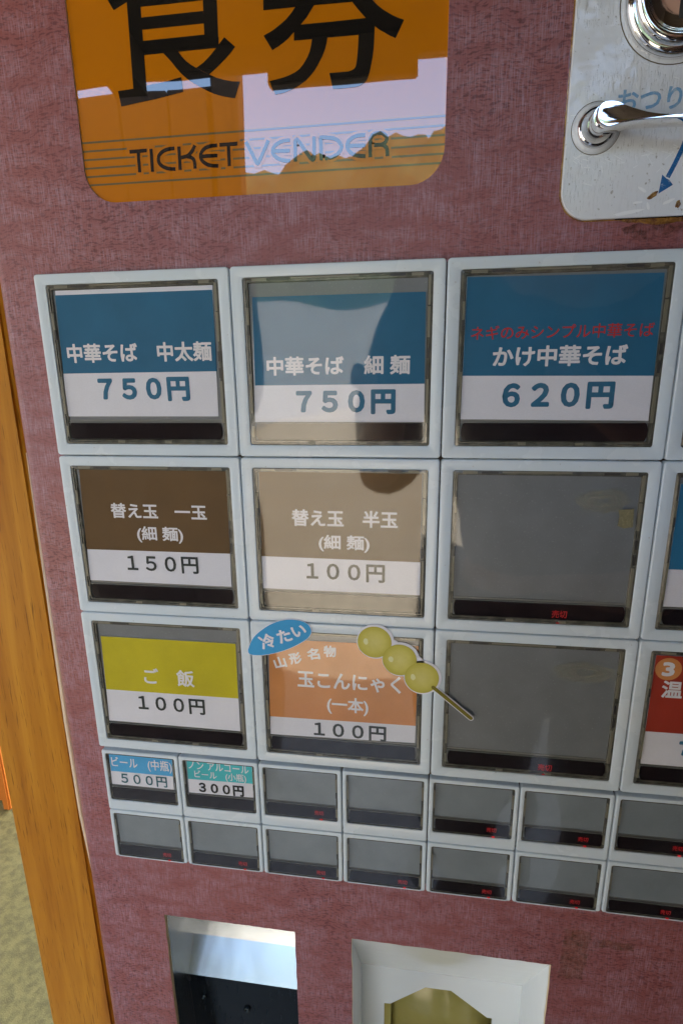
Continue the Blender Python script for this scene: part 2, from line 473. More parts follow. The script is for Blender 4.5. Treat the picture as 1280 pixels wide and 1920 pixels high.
def concrete(name, a, b, s=3.0):
    m = mat(name, a, 0.85); n = N(m)
    x = n.noise(n.map((1, 1, 1)), s, 6, 0.65)
    y = n.noise(n.map((1, 1, 1)), s*14, 5, 0.7)
    z = n.noise(n.map((1, 1, 1)), s*120, 3, 0.7)
    c = n.ramp(x, [(0.3, a), (0.7, b)])
    c = n.mix(n.math('MULTIPLY', n.ramp(y, [(0.42, 0), (0.6, 1)]), 0.6), c, tuple(v*0.45 for v in a))
    c = n.mix(n.math('MULTIPLY', n.ramp(z, [(0.5, 0), (0.7, 1)]), 0.35), c, tuple(min(1, v*1.6) for v in b))
    n.base(c); n.bump(n.math('ADD', y, z), 0.5, 0.004)
    return m
MT['ground'] = concrete('sandy_concrete', (0.37, 0.30, 0.195), (0.48, 0.40, 0.275), 1.2)
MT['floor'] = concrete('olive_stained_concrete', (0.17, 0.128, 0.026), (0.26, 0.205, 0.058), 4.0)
MT['added_paving'] = concrete('added_dark_paving', (0.22, 0.20, 0.17), (0.31, 0.285, 0.245), 2.5)
MT['plaster'] = concrete('grey_plaster', (0.4, 0.37, 0.32), (0.48, 0.45, 0.4), 2.0)
MT['orange_crate'] = mat('orange_crate_plastic', (0.62, 0.17, 0.02), 0.4)
m = MT['hill'] = mat('hill_foliage', (0.04, 0.07, 0.02), 0.9); n = N(m)
n.base(n.ramp(n.noise(n.map((1, 1, 1)), 0.8, 6, 0.75), [(0.35, (0.008, 0.016, 0.005)), (0.6, (0.03, 0.05, 0.016)), (0.8, (0.06, 0.08, 0.03))]))
MT['added_wall'] = concrete('added_grey_wall', (0.16, 0.155, 0.145), (0.22, 0.21, 0.2), 1.5)
MT['scuff_highlight'] = mat('scuff_highlight', (0.90, 0.94, 0.98), 0.3, Specular_IOR_Level=0.8)

# ============================================================ SETTING: ground
def ground_sheet(name, x0, x1, y0, y1, z, m, step=0.5, amp=0.0):
    mb = MB(raw=True)
    mb.face([(x0, y0, z), (x1, y0, z), (x1, y1, z), (x0, y1, z)])
    o = mb.build(name, m); o['kind'] = 'structure'; return o
ground_sheet('ground', -150, 150, -150, 150, 0.0, MT['ground'])
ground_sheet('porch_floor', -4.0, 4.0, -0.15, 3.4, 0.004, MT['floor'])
ground_sheet('added_paving', -1.6, 4.0, -1.55, -0.15, 0.004, MT['added_paving'])  # unseen darker ground, added to dim reflections in the small button covers

# ============================================================ TICKET MACHINE
mo = W(2.0, 17.857, 2.5); mo.z = 0
machine = empty('ticket_machine', mo)
tag(machine, 'mauve food ticket vending machine with an orange sign and rows of white framed menu buttons', 'ticket machine')
DP = 0.045      # depth of the laminate face behind the button frame fronts
XL, XR, GT, GB = -0.18, 7.4, -5.0, 17.3

# sign opening, payout openings
SG = (0.309, -2.35, 1.975, -0.304)
OP1 = (0.273, 4.005, 1.170, 6.3)
OP2 = (1.541, 4.000, 2.764, 6.3)
def ragged(pts, amp, n=10, seed=0):
    rnd = random.Random(seed); out = []
    for i, p in enumerate(pts):
        q = pts[(i+1) % len(pts)]
        for k in range(n):
            t = k/n
            j = amp if k else 0
            out.append((p[0]+(q[0]-p[0])*t + rnd.uniform(-j, j), p[1]+(q[1]-p[1])*t + rnd.uniform(-j, j)))
    return out
h_sign = [(p[0], p[1]) for p in rrect(*SG, 0.145, 0, 8)]
h_o1 = ragged([(OP1[0], OP1[1]), (OP1[2], OP1[1]), (OP1[2], OP1[3]), (OP1[0], OP1[3])], 0.0025, 26, 1)
h_o2 = ragged([(OP2[0], OP2[1]), (OP2[2], OP2[1]), (OP2[2], OP2[3]), (OP2[0], OP2[3])], 0.0025, 26, 2)
outer = [(XL, GT), (XR, GT), (XR, GB), (XL, GB)]
mb = MB(mo)
rings = [outer, h_sign, h_o1, h_o2]
flat = [p for r in rings for p in r]
ids = [mb.pt((x, g, DP)) for x, g in flat]
for t in tessellate_polygon([[Vector((x, g, 0)) for x, g in r] for r in rings]): mb.idx([ids[i] for i in t])
# rolled left edge and side
RAD = 0.07
prev = [(XL, GT, DP), (XL, GB, DP)]
for k in range(1, 9):
    a = math.pi/2*k/8
    cur = [(XL - RAD*math.sin(a), GT, DP + RAD - RAD*math.cos(a)), (XL - RAD*math.sin(a), GB, DP + RAD - RAD*math.cos(a))]
    mb.face([prev[0], cur[0], cur[1], prev[1]]); prev = cur
mb.face([prev[0], (prev[0][0], GT, 5.2), (prev[1][0], GB, 5.2), prev[1]])
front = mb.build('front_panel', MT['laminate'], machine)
auto_smooth(front, 40)
# cut edges of the openings
mb = MB(mo)
for ring, dep in ((h_sign, 0.03), (h_o1, 0.03), (h_o2, 0.03)):
    mb = MB(mo)
    mb.loops([[(x, g, DP + 0.0005) for x, g in ring], [(x, g, DP + dep) for x, g in ring]])
    mb.build('cut_edge', MT['cut_edge'], machine)
# rest of the cabinet
mb = MB(mo)
xa, xb = XL - RAD + 0.02, XR
mb.box(xa, xb, GT-0.02, GT, DP+0.01, 5.2)
mb.box(xb, xb+0.02, GT-0.02, GB, DP+0.01, 5.2)
mb.box(xa, xb, GT, GB, 5.2, 5.22)
mb.box(xa, xb, GB, GB+0.02, DP+0.01, 5.2)
mb.build('cabinet', MT['cabinet'], machine)
for xx in (0.3, 6.6):
    mb = MB(mo); mb.box(xx, xx+0.5, GB+0.02, 17.857-0.06, 0.4, 4.8)
    mb.build('foot_rail', MT['dark'], machine)

# ------------------------------------------------------------ sign
mb = MB(mo)
sx0, sg0, sx1, sg1 = SG
slab(mb, [(p[0], p[1]) for p in rrect(sx0-0.03, sg0-0.03, sx1+0.03, sg1+0.03, 0.165, 0, 8)], 0.055, 0.085)
sign = mb.build('sign_panel', MT['sign'], machine)
mb = MB(mo)
for k in range(6):
    g = -0.563 + 0.0354*k
    mb.face([(sx0-0.02, g-0.0042, 0.0542), (sx1+0.02, g-0.0042, 0.0542), (sx1+0.02, g+0.0042, 0.0542), (sx0-0.02, g+0.0042, 0.0542)])
mb.build('sign_lines', MT['sign_line'], sign)
ST = [[(0.54, -0.513), (0.624, -0.514)], [(0.582, -0.514), (0.581, -0.426)], [(0.646, -0.519), (0.644, -0.425)], [(0.759, -0.514), (0.729, -0.513), (0.702, -0.505), (0.684, -0.492), (0.677, -0.475), (0.681, -0.458), (0.696, -0.444), (0.722, -0.434), (0.757, -0.43)], [(0.781, -0.52), (0.779, -0.425)], [(0.857, -0.52), (0.843, -0.499), (0.826, -0.484), (0.81, -0.478), (0.785, -0.475)], [(0.818, -0.477), (0.835, -0.473), (0.847, -0.463), (0.851, -0.445), (0.851, -0.426)], [(0.962, -0.514), (0.932, -0.513), (0.905, -0.506), (0.888, -0.492), (0.881, -0.477), (0.885, -0.46), (0.901, -0.445), (0.926, -0.435), (0.962, -0.431)], [(0.885, -0.474), (0.961, -0.473)], [(0.973, -0.515), (1.057, -0.515)], [(1.015, -0.513), (1.014, -0.427)], [(1.097, -0.519), (1.122, -0.472), (1.138, -0.441), (1.144, -0.432), (1.153, -0.431)], [(1.2, -0.519), (1.184, -0.49), (1.165, -0.457), (1.155, -0.44), (1.151, -0.432), (1.144, -0.431)], [(1.299, -0.513), (1.269, -0.512), (1.243, -0.504), (1.225, -0.492), (1.218, -0.477), (1.223, -0.46), (1.241, -0.445), (1.266, -0.436), (1.297, -0.432)], [(1.218, -0.475), (1.297, -0.472)], [(1.32, -0.428), (1.321, -0.488), (1.322, -0.507), (1.328, -0.513), (1.337, -0.508), (1.366, -0.468), (1.389, -0.437), (1.398, -0.432), (1.405, -0.438), (1.406, -0.479), (1.407, -0.521)], [(1.437, -0.426), (1.437, -0.489), (1.438, -0.514), (1.469, -0.512), (1.498, -0.506), (1.518, -0.493), (1.528, -0.476), (1.522, -0.458), (1.504, -0.443), (1.482, -0.435), (1.454, -0.432)], [(1.633, -0.512), (1.603, -0.512), (1.575, -0.504), (1.558, -0.491), (1.553, -0.476), (1.559, -0.459), (1.575, -0.444), (1.598, -0.435), (1.633, -0.431)], [(1.553, -0.475), (1.633, -0.473)], [(1.655, -0.425), (1.654, -0.476), (1.656, -0.497), (1.667, -0.511), (1.688, -0.516), (1.71, -0.512), (1.724, -0.501), (1.726, -0.488), (1.717, -0.476), (1.698, -0.471), (1.672, -0.472)], [(1.7, -0.472), (1.717, -0.466), (1.728, -0.451), (1.73, -0.425)]]
mb = MB(mo)
for i, s in enumerate(ST):
    c = smooth_curve(s, 5) if len(s) > 2 else s
    ribbon(mb, c, 0.0365, 0.0537 - 0.00035*(i % 3), 0.012)
mb.build('lettering_outline', MT['sign'], sign)
mb = MB(mo)
for i, s in enumerate(ST):
    c = smooth_curve(s, 6) if len(s) > 2 else s
    ribbon(mb, c, 0.0155, 0.0523 - 0.00045*(i % 3), 0.0)
mb.build('lettering', MT['sign_black'], sign)
PA = {'a1': [(0.503, -1.105), (0.528, -1.063), (0.591, -1.086), (0.669, -1.129), (0.774, -1.212), (0.696, -1.272), (0.599, -1.175)], 'a2': [(0.593, -1.136), (0.586, -0.76), (0.649, -0.768), (0.655, -1.13)], 'a3': [(0.65, -1.11), (0.939, -1.109), (0.938, -1.063), (0.651, -1.064)], 'a4': [(0.651, -1.025), (0.935, -1.025), (0.937, -0.98), (0.65, -0.98)], 'a5': [(0.648, -0.939), (0.934, -0.939), (0.937, -0.939), (0.998, -0.924), (0.995, -0.886), (0.651, -0.886)], 'a6': [(0.938, -1.126), (1.0, -1.125), (0.995, -0.886), (0.933, -0.89)], 'a6b': [(0.596, -1.158), (1.002, -1.155), (0.999, -1.112), (0.591, -1.113)], 'a7': [(0.512, -0.758), (0.586, -0.762), (0.649, -0.769), (0.732, -0.777), (0.815, -0.79), (0.82, -0.733), (0.684, -0.714), (0.521, -0.697)], 'a8': [(0.738, -0.889), (0.81, -0.888), (0.825, -0.867), (0.843, -0.848), (0.865, -0.832), (0.888, -0.819), (0.918, -0.803), (0.945, -0.79), (0.976, -0.776), (1.01, -0.765), (1.049, -0.756), (1.083, -0.753), (1.056, -0.692), (1.022, -0.698), (0.994, -0.705), (0.96, -0.716), (0.932, -0.729), (0.899, -0.746), (0.865, -0.766), (0.838, -0.785), (0.816, -0.804), (0.795, -0.826), (0.779, -0.846), (0.758, -0.869)], 'a9': [(1.023, -0.922), (1.069, -0.883), (1.044, -0.86), (1.017, -0.839), (0.985, -0.816), (0.945, -0.79), (0.888, -0.819), (0.923, -0.837), (0.947, -0.854), (0.975, -0.878), (0.996, -0.898)], 'a10': [(0.774, -1.212), (0.696, -1.272), (0.816, -1.303), (1.099, -1.112), (1.052, -1.072), (0.884, -1.193)], 'b1': [(1.202, -1.061), (1.201, -1.004), (1.422, -1.003), (1.725, -0.998), (1.725, -1.05)], 'b2': [(1.341, -1.007), (1.421, -1.006), (1.406, -0.988), (1.386, -0.963), (1.361, -0.941), (1.345, -0.925), (1.328, -0.914), (1.306, -0.896), (1.28, -0.88), (1.258, -0.869), (1.233, -0.858), (1.197, -0.914), (1.225, -0.924), (1.247, -0.934), (1.275, -0.95), (1.297, -0.964), (1.322, -0.986)], 'b2b': [(1.472, -1.145), (1.54, -1.139), (1.492, -1.067), (1.421, -1.003), (1.341, -1.004), (1.424, -1.073)], 'b3': [(1.565, -1.022), (1.648, -1.023), (1.663, -1.0), (1.684, -0.98), (1.705, -0.964), (1.725, -0.952), (1.746, -0.94), (1.769, -0.929), (1.794, -0.92), (1.76, -0.859), (1.737, -0.869), (1.716, -0.881), (1.692, -0.894), (1.671, -0.91), (1.65, -0.925), (1.635, -0.94), (1.603, -0.973), (1.577, -1.003)], 'b4': [(1.33, -0.917), (1.331, -0.941), (1.361, -0.94), (1.49, -0.939), (1.635, -0.94), (1.674, -0.934), (1.672, -0.881), (1.606, -0.883), (1.473, -0.884), (1.408, -0.884), (1.329, -0.885)], 'b5': [(1.408, -0.89), (1.473, -0.889), (1.47, -0.867), (1.461, -0.841), (1.45, -0.819), (1.436, -0.798), (1.419, -0.774), (1.4, -0.755), (1.377, -0.736), (1.349, -0.721), (1.321, -0.709), (1.293, -0.7), (1.267, -0.695), (1.239, -0.693), (1.226, -0.719), (1.215, -0.745), (1.247, -0.749), (1.278, -0.754), (1.303, -0.76), (1.329, -0.769), (1.351, -0.781), (1.368, -0.798), (1.385, -0.82), (1.396, -0.842), (1.403, -0.864)], 'b6': [(1.606, -0.892), (1.672, -0.91), (1.671, -0.869), (1.669, -0.833), (1.664, -0.798), (1.657, -0.767), (1.651, -0.743), (1.642, -0.723), (1.633, -0.711), (1.621, -0.704), (1.606, -0.697), (1.589, -0.695), (1.54, -0.694), (1.494, -0.695), (1.486, -0.726), (1.479, -0.755), (1.522, -0.755), (1.562, -0.755), (1.578, -0.759), (1.586, -0.763), (1.592, -0.77), (1.595, -0.779), (1.599, -0.803), (1.601, -0.821)]}
mb = MB(mo)
for i, (k, p) in enumerate(sorted(PA.items())): sheet(mb, p, 0.0538 - 0.00008*(i % 12))
mb.build('large_lettering', MT['sign_black'], sign)

# ------------------------------------------------------------ menu buttons
BW, BH = 1.0, 0.8955
SW, SH = 0.4965, 0.4245
def button_meshes(w, h, ix0, ig0, ix1, ig1, pr, strip_h, big):
    """frame with a raised rounded rim, smoky bezel, grey backing, lamp window and clear cover; local origin top-left"""
    o = W(0, 0)
    out = {}
    gap = 0.0028; r = 0.016 if big else 0.013
    a, b = gap, w-gap; c, d = gap, h-gap
    def L(off, dep, rr): return rrect(a+off, c+off, b-off, d-off, max(rr, 0.004), dep, 5)
    def I(off, dep, rr): return rrect(ix0-off, ig0-off, ix1+off, ig1+off, max(rr, 0.003), dep, 5)
    mb = MB(o)
    loops = [L(0, DP-0.001, r), L(0.0, 0.008, r), L(0.0012, 0.003, r), L(0.0035, 0.0006, r*0.8), L(0.007, 0.0, r*0.7)]
    if big: loops += [L(0.016, 0.0, r*0.6)]
    loops += [I(0.0028, 0.0, 0.012), I(0.0008, 0.001, 0.011), I(0.0, 0.004, 0.011), I(0.0, 0.042, 0.011)]
    mb.loops(loops)
    out['frame'] = mb.mesh('menu_button')
    bw = 0.026 if big else 0.013
    mb = MB(o)
    e = 0.0008
    mb.loops([rrect(ix0+e, ig0+e, ix1-e, ig1-e, 0.010, 0.040, 5), rrect(ix0+e, ig0+e, ix1-e, ig1-e, 0.010, 0.005, 5),
              rrect(ix0+bw*0.45, ig0+bw*0.45, ix1-bw*0.45, ig1-bw*0.45, 0.008, 0.002, 5),
              rrect(ix0+bw*0.5, ig0+bw*0.5, ix1-bw*0.5, ig1-bw*0.5, 0.008, 0.008, 5),
              rrect(ix0+bw*0.8, ig0+bw*0.8, ix1-bw*0.8, ig1-bw*0.8, 0.006, 0.008, 5),
              rrect(ix0+bw, ig0+bw, ix1-bw, ig1-bw, 0.005, 0.022, 5)])
    out['bezel'] = mb.mesh('bezel')
    # little latch pieces of the bezel
    mb = MB(o); mk = MB(o)
    rnd = random.Random(3 if big else 4)
    if big:
        for fx0, fx1, kind in ((0.05, 0.13, 1), (0.15, 0.24, 0), (0.26, 0.62, 2), (0.78, 0.86, 0), (0.89, 0.95, 1)):
            x0 = ix0 + (ix1-ix0)*fx0; x1 = ix0 + (ix1-ix0)*fx1
            (mk if kind == 0 else mb).box(x0, x1, ig0+0.004, ig0+(0.016 if kind < 2 else 0.012), 0.0010, 0.01)
        for fg0, fg1, kind in ((0.17, 0.27, 1), (0.27, 0.33, 0), (0.56, 0.8, 1), (0.88, 0.95, 1)):
            g0 = ig0+(ig1-ig0)*fg0; g1 = ig0+(ig1-ig0)*fg1
            (mb if kind else mk).box(ix0+0.012, ix0+0.022, g0, g1, 0.0010, 0.01)
        for fg0, fg1, kind in ((0.02, 0.18, 1), (0.19, 0.36, 1), (0.42, 0.48, 0), (0.52, 0.58, 0), (0.60, 0.86, 1)):
            g0 = ig0+(ig1-ig0)*fg0; g1 = ig0+(ig1-ig0)*fg1
            (mb if kind else mk).box(ix1-0.022, ix1-0.010, g0, g1, 0.0010, 0.01)
        for fx0, fx1 in ((0.33, 0.37), (0.62, 0.66)):
            mb.box(ix0+(ix1-ix0)*fx0, ix0+(ix1-ix0)*fx1, ig1-0.019, ig1-0.006, 0.0010, 0.01)
    else:
        mb.box(ix0+0.003, ix0+0.010, ig0+0.05, ig0+0.17, 0.0010, 0.01)
        mb.box(ix1-0.012, ix1-0.003, ig0+0.04, ig0+0.13, 0.0010, 0.01)
        mk.box(ix1-0.012, ix1-0.003, ig0+0.14, ig0+0.17, 0.0010, 0.01)
        mb.box(ix1-0.012, ix1-0.003, ig1-0.09, ig1-0.03, 0.0010, 0.01)
    out['clip'] = mb.mesh('latch_clip'); out['notch'] = mk.mesh('latch_gap')
    mb = MB(o)
    mb.box(ix0+bw*0.9, ix1-bw*0.9, ig0+bw*0.9, ig1-bw*0.9, 0.0180, 0.0405)
    out['back'] = mb.mesh('display_backing')
    # lamp window with bulging ends
    sx0_, sx1_ = ix0+bw+0.002, ix1-bw-0.002
    g1 = ig1-bw-0.001; g0 = g1-strip_h
    pts = []
    bl = 0.012 if big else 0.008
    for k in range(7):
        a_ = -math.pi/2 + math.pi*k/6
        pts.append((sx1_-bl + bl*math.cos(a_), (g0+g1)/2 + (g1-g0)/2*math.sin(a_)))
    for k in range(7):
        a_ = math.pi/2 + math.pi*k/6
        pts.append((sx0_+bl + bl*math.cos(a_), (g0+g1)/2 + (g1-g0)/2*math.sin(a_)))
    mb = MB(o); slab(mb, pts, 0.004, 0.020)
    out['strip'] = mb.mesh('lamp_window')
    mb = MB(o); mb.box(ix0+bw*0.95, ix1-bw*0.95, g0-0.016 if big else g0-0.009, g0-0.006, 0.0142, 0.022)
    mb.box(ix0+bw*0.95, ix1-bw*0.95, g0-0.004, g0+0.001, 0.0075, 0.022)
    out['groove'] = mb.mesh('card_rest')
    # cover: slightly bowed sheet
    mb = MB(o)
    nx, ng = 8, 6
    def cd(i, j):
        u, v = i/nx*2-1, j/ng*2-1
        return -0.0005 - 0.0035*(1-u*u)*(1-v*v)
    for off in (0,):
        gr = [[mb.pt((ix0+0.004+(ix1-ix0-0.008)*i/nx, ig0+0.004+(ig1-ig0-0.008)*j/ng, cd(i, j)+off)) for j in range(ng+1)] for i in range(nx+1)]
        for i in range(nx):
            for j in range(ng):
                q = (gr[i][j], gr[i+1][j], gr[i+1][j+1], gr[i][j+1])
                mb.idx(q if off == 0 else q[::-1])
    me_ = bpy.data.meshes.new('cover')
    me_.from_pydata([tuple(v) for v in mb.v], [], mb.f)
    if me_.polygons and Vector(me_.polygons[0].normal).y > 0:
        me_.flip_normals()
    me_.update()
    out['cover'] = me_
    out['stripbox'] = (sx0_, g0, sx1_, g1)
    return out
BIG = button_meshes(BW, BH, 0.062, 0.054, 0.943, 0.834, 1, 0.082, True)
SML = button_meshes(SW, 0.4375, 0.026, 0.026, 0.470, 0.363, 1, 0.078, False)
SMB = button_meshes(SW, 0.3640, 0.026, 0.028, 0.470, 0.3585, 1, 0.074, False)
for D_ in (BIG, SML, SMB):
    for k, mn in (('frame', 'frame'), ('bezel', 'bezel'), ('clip', 'clip'), ('notch', 'clip_dark'), ('back', 'panel' if D_ is BIG else 'panel_small'), ('strip', 'strip'), ('groove', 'groove'), ('cover', 'cover')):
        D_[k].materials.append(MT[mn])
    for k in ('frame', 'bezel', 'cover', 'strip'):
        me = D_[k]; bm = bmesh.new(); bm.from_mesh(me)
        for e_ in bm.edges:
            if len(e_.link_faces) == 2 and e_.calc_face_angle(0) > math.radians(50): e_.smooth = False
        for f_ in bm.faces: f_.smooth = True
        bm.to_mesh(me); bm.free()

TEXTS = [
    ('0,0', '中華そば\u3000中太麺', 0.123, 0.886, 0.332, 0.425),
    ('0,0', '７５０円', 0.27, 0.759, 0.498, 0.617),
    ('1,0', '中華そば\u3000細 麺', 1.158, 1.846, 0.411, 0.499),
    ('1,0', '７５０円', 1.298, 1.78, 0.567, 0.684),
    ('2,0', 'ネギのみシンプル中華そば', 2.117, 2.893, 0.292, 0.353),
    ('2,0', 'かけ中華そば', 2.218, 2.795, 0.381, 0.472),
    ('2,0', '６２０円', 2.27, 2.759, 0.541, 0.662),
    ('0,1', '替え玉\u3000一玉', 0.259, 0.798, 1.151, 1.235),
    ('0,1', '(細 麺)', 0.395, 0.657, 1.277, 1.369),
    ('0,1', '１５０円', 0.318, 0.729, 1.443, 1.54),
    ('1,1', '替え玉\u3000半玉', 1.256, 1.799, 1.163, 1.253),
    ('1,1', '(細 麺)', 1.393, 1.657, 1.295, 1.386),
    ('1,1', '１００円', 1.324, 1.736, 1.449, 1.548),
    ('0,2', 'ご\u3000飯', 0.341, 0.648, 2.131, 2.238),
    ('0,2', '１００円', 0.286, 0.699, 2.315, 2.417),
    ('1,2', '玉こんにゃく', 1.255, 1.829, 2.085, 2.19),
    ('1,2', '(一本)', 1.419, 1.651, 2.234, 2.344),
    ('1,2', '１００円', 1.34, 1.751, 2.403, 2.499),
    ('s0,0', 'ビール\u3000(中瓶)', 0.063, 0.456, 2.757, 2.843),
    ('s0,0', '５００円', 0.113, 0.415, 2.874, 2.95),
    ('s1,0', 'ノン アルコール', 0.564, 0.939, 2.74, 2.796),
    ('s1,0', 'ビール\u3000(小瓶)', 0.597, 0.921, 2.802, 2.864),
    ('s1,0', '３００円', 0.617, 0.901, 2.886, 2.962),
    ('3,2', '3', 3.127, 3.186, 1.907, 1.986),
    ('3,2', '温', 3.138, 3.237, 2.011, 2.107),
    ('3,2', '７', 3.261, 3.325, 2.353, 2.437),
]
CARDS = [
    ('0,0', ((0.102, 0.08), (0.911, 0.079), (0.898, 0.693), (0.079, 0.692)), ((0.088, 0.476), (0.906, 0.474))),
    ('1,0', ((1.102, 0.139), (1.91, 0.139), (1.916, 0.726), (1.085, 0.723)), ((1.095, 0.544), (1.914, 0.543))),
    ('2,0', ((2.09, 0.085), (2.907, 0.094), (2.916, 0.715), (2.085, 0.708)), ((2.087, 0.509), (2.916, 0.518))),
    ('0,1', ((0.104, 0.972), (0.919, 0.97), (0.907, 1.606), (0.083, 1.602)), ((0.087, 1.419), (0.912, 1.417))),
    ('1,1', ((1.092, 0.969), (1.913, 0.966), (1.917, 1.608), (1.08, 1.606)), ((1.085, 1.424), (1.915, 1.428))),
    ('0,2', ((0.102, 1.946), (0.91, 1.945), (0.903, 2.507), (0.085, 2.504)), ((0.093, 2.292), (0.905, 2.291))),
    ('1,2', ((1.102, 1.904), (1.917, 1.895), (1.911, 2.492), (1.083, 2.509)), ((1.086, 2.391), (1.912, 2.382))),
    ('s0,0', ((0.052, 2.743), (0.461, 2.738), (0.453, 2.961), (0.047, 2.961)), ((0.052, 2.865), (0.456, 2.864))),
    ('s1,0', ((0.555, 2.739), (0.96, 2.737), (0.957, 2.962), (0.552, 2.969)), ((0.554, 2.871), (0.96, 2.863))),
    ('3,2', ((3.074, 1.873), (3.214, 1.871), (3.297, 2.502), (3.08, 2.506)), ((3.078, 2.31), (3.272, 2.31))),
    ('3,1', ((3.076, 1.003), (3.099, 1.004), (3.179, 1.612), (3.093, 1.611)), ((3.09, 1.419), (3.154, 1.419))),
]
CARDCOL = {'0,0': 'blue', '1,0': 'blue', '2,0': 'blue', '0,1': 'brown', '1,1': 'brown', '0,2': 'yellow', '1,2': 'orange_print',
           's0,0': 'sky_print', 's1,0': 'aqua_print', '3,2': 'red_print', '3,1': 'blue_bright', '3,0': 'blue'}
CARDS.append(('3,0', ((3.09, 0.08), (3.93, 0.08), (3.93, 0.72), (3.09, 0.72)), ((3.09, 0.52), (3.93, 0.52))))
cards = {k: (q, b) for k, q, b in CARDS}
# the two cards cut by the picture edge go on to full width
for k in ('3,1', '3,2'):
    q, b = cards[k]
    gt, gb, bb = q[0][1], q[3][1], b[0][1]
    cards[k] = (((3.09, gt), (3.91, gt), (3.91, gb), (3.09, gb)), ((3.09, bb), (3.91, bb)))
BLAB = {'0,0': 'button with blue card, white lettering and 750 price, left end of the top row',
        '1,0': 'button with blue card reflecting the bright yard, 750 price, second in the top row',
        '2,0': 'button with blue card with a red line of lettering and 620 price',
        '3,0': 'button with plain blue card at the right of the top row',
        '0,1': 'button with brown card and 150 price', '1,1': 'button with brown card and 100 price, reflecting sandy ground',
        '2,1': 'empty grey button with a tape mark and a faint ring stain', '3,1': 'button with bright blue and white card',
        '0,2': 'button with yellow card and 100 price', '1,2': 'button with orange card and 100 price, carrying paper stickers',
        '2,2': 'empty grey button right of the skewer sticker', '3,2': 'button with red card and an orange number 3',
        's0,0': 'small button with sky blue card and 500 price', 's1,0': 'small button with turquoise card and 300 price'}
BOLD = {'0,0': (0.0027, 0.0060), '1,0': (0.0027, 0.0060), '2,0': (0.0006, 0.0028, 0.0060), '0,1': (0.0022, 0.0020, 0.0026), '1,1': (0.0024, 0.0022, 0.0028),
        '0,2': (0.0024, 0.0028), '1,2': (0.0026, 0.0024, 0.0030), 's0,0': (0.0010, 0.0018), 's1,0': (0.0006, 0.0008, 0.0032), '3,2': (0.0045, 0.0028, 0.006)}
TCOL = {'0,0': ('ink_white', 'ink_blue'), '1,0': ('ink_white', 'ink_blue'), '2,0': ('ink_red', 'ink_white', 'ink_blue'),
        '0,1': ('ink_white', 'ink_white', 'ink_dark'), '1,1': ('ink_white', 'ink_white', 'ink_dark'), '0,2': ('ink_white', 'ink_dark'),
        '1,2': ('ink_white', 'ink_white', 'ink_dark'), 's0,0': ('ink_white', 'ink_teal'), 's1,0': ('ink_white', 'ink_white', 'ink_black'), '3,2': ('ink_white', 'ink_white', 'ink_blue')}
GLYPH = {}
LEDC = {'2,1': (2.609, 1.673), '2,2': (2.608, 2.573), 's2,0': (1.359, 3.016), 's4,0': (2.351, 3.015), 's5,0': (2.846, 3.016), 's6,0': (3.335, 3.014)}
for i_, xx in enumerate((0.367, 0.866, 1.361, 1.857, 2.348, 2.841, 3.328)): LEDC['s%d,1' % i_] = (xx, 3.455)

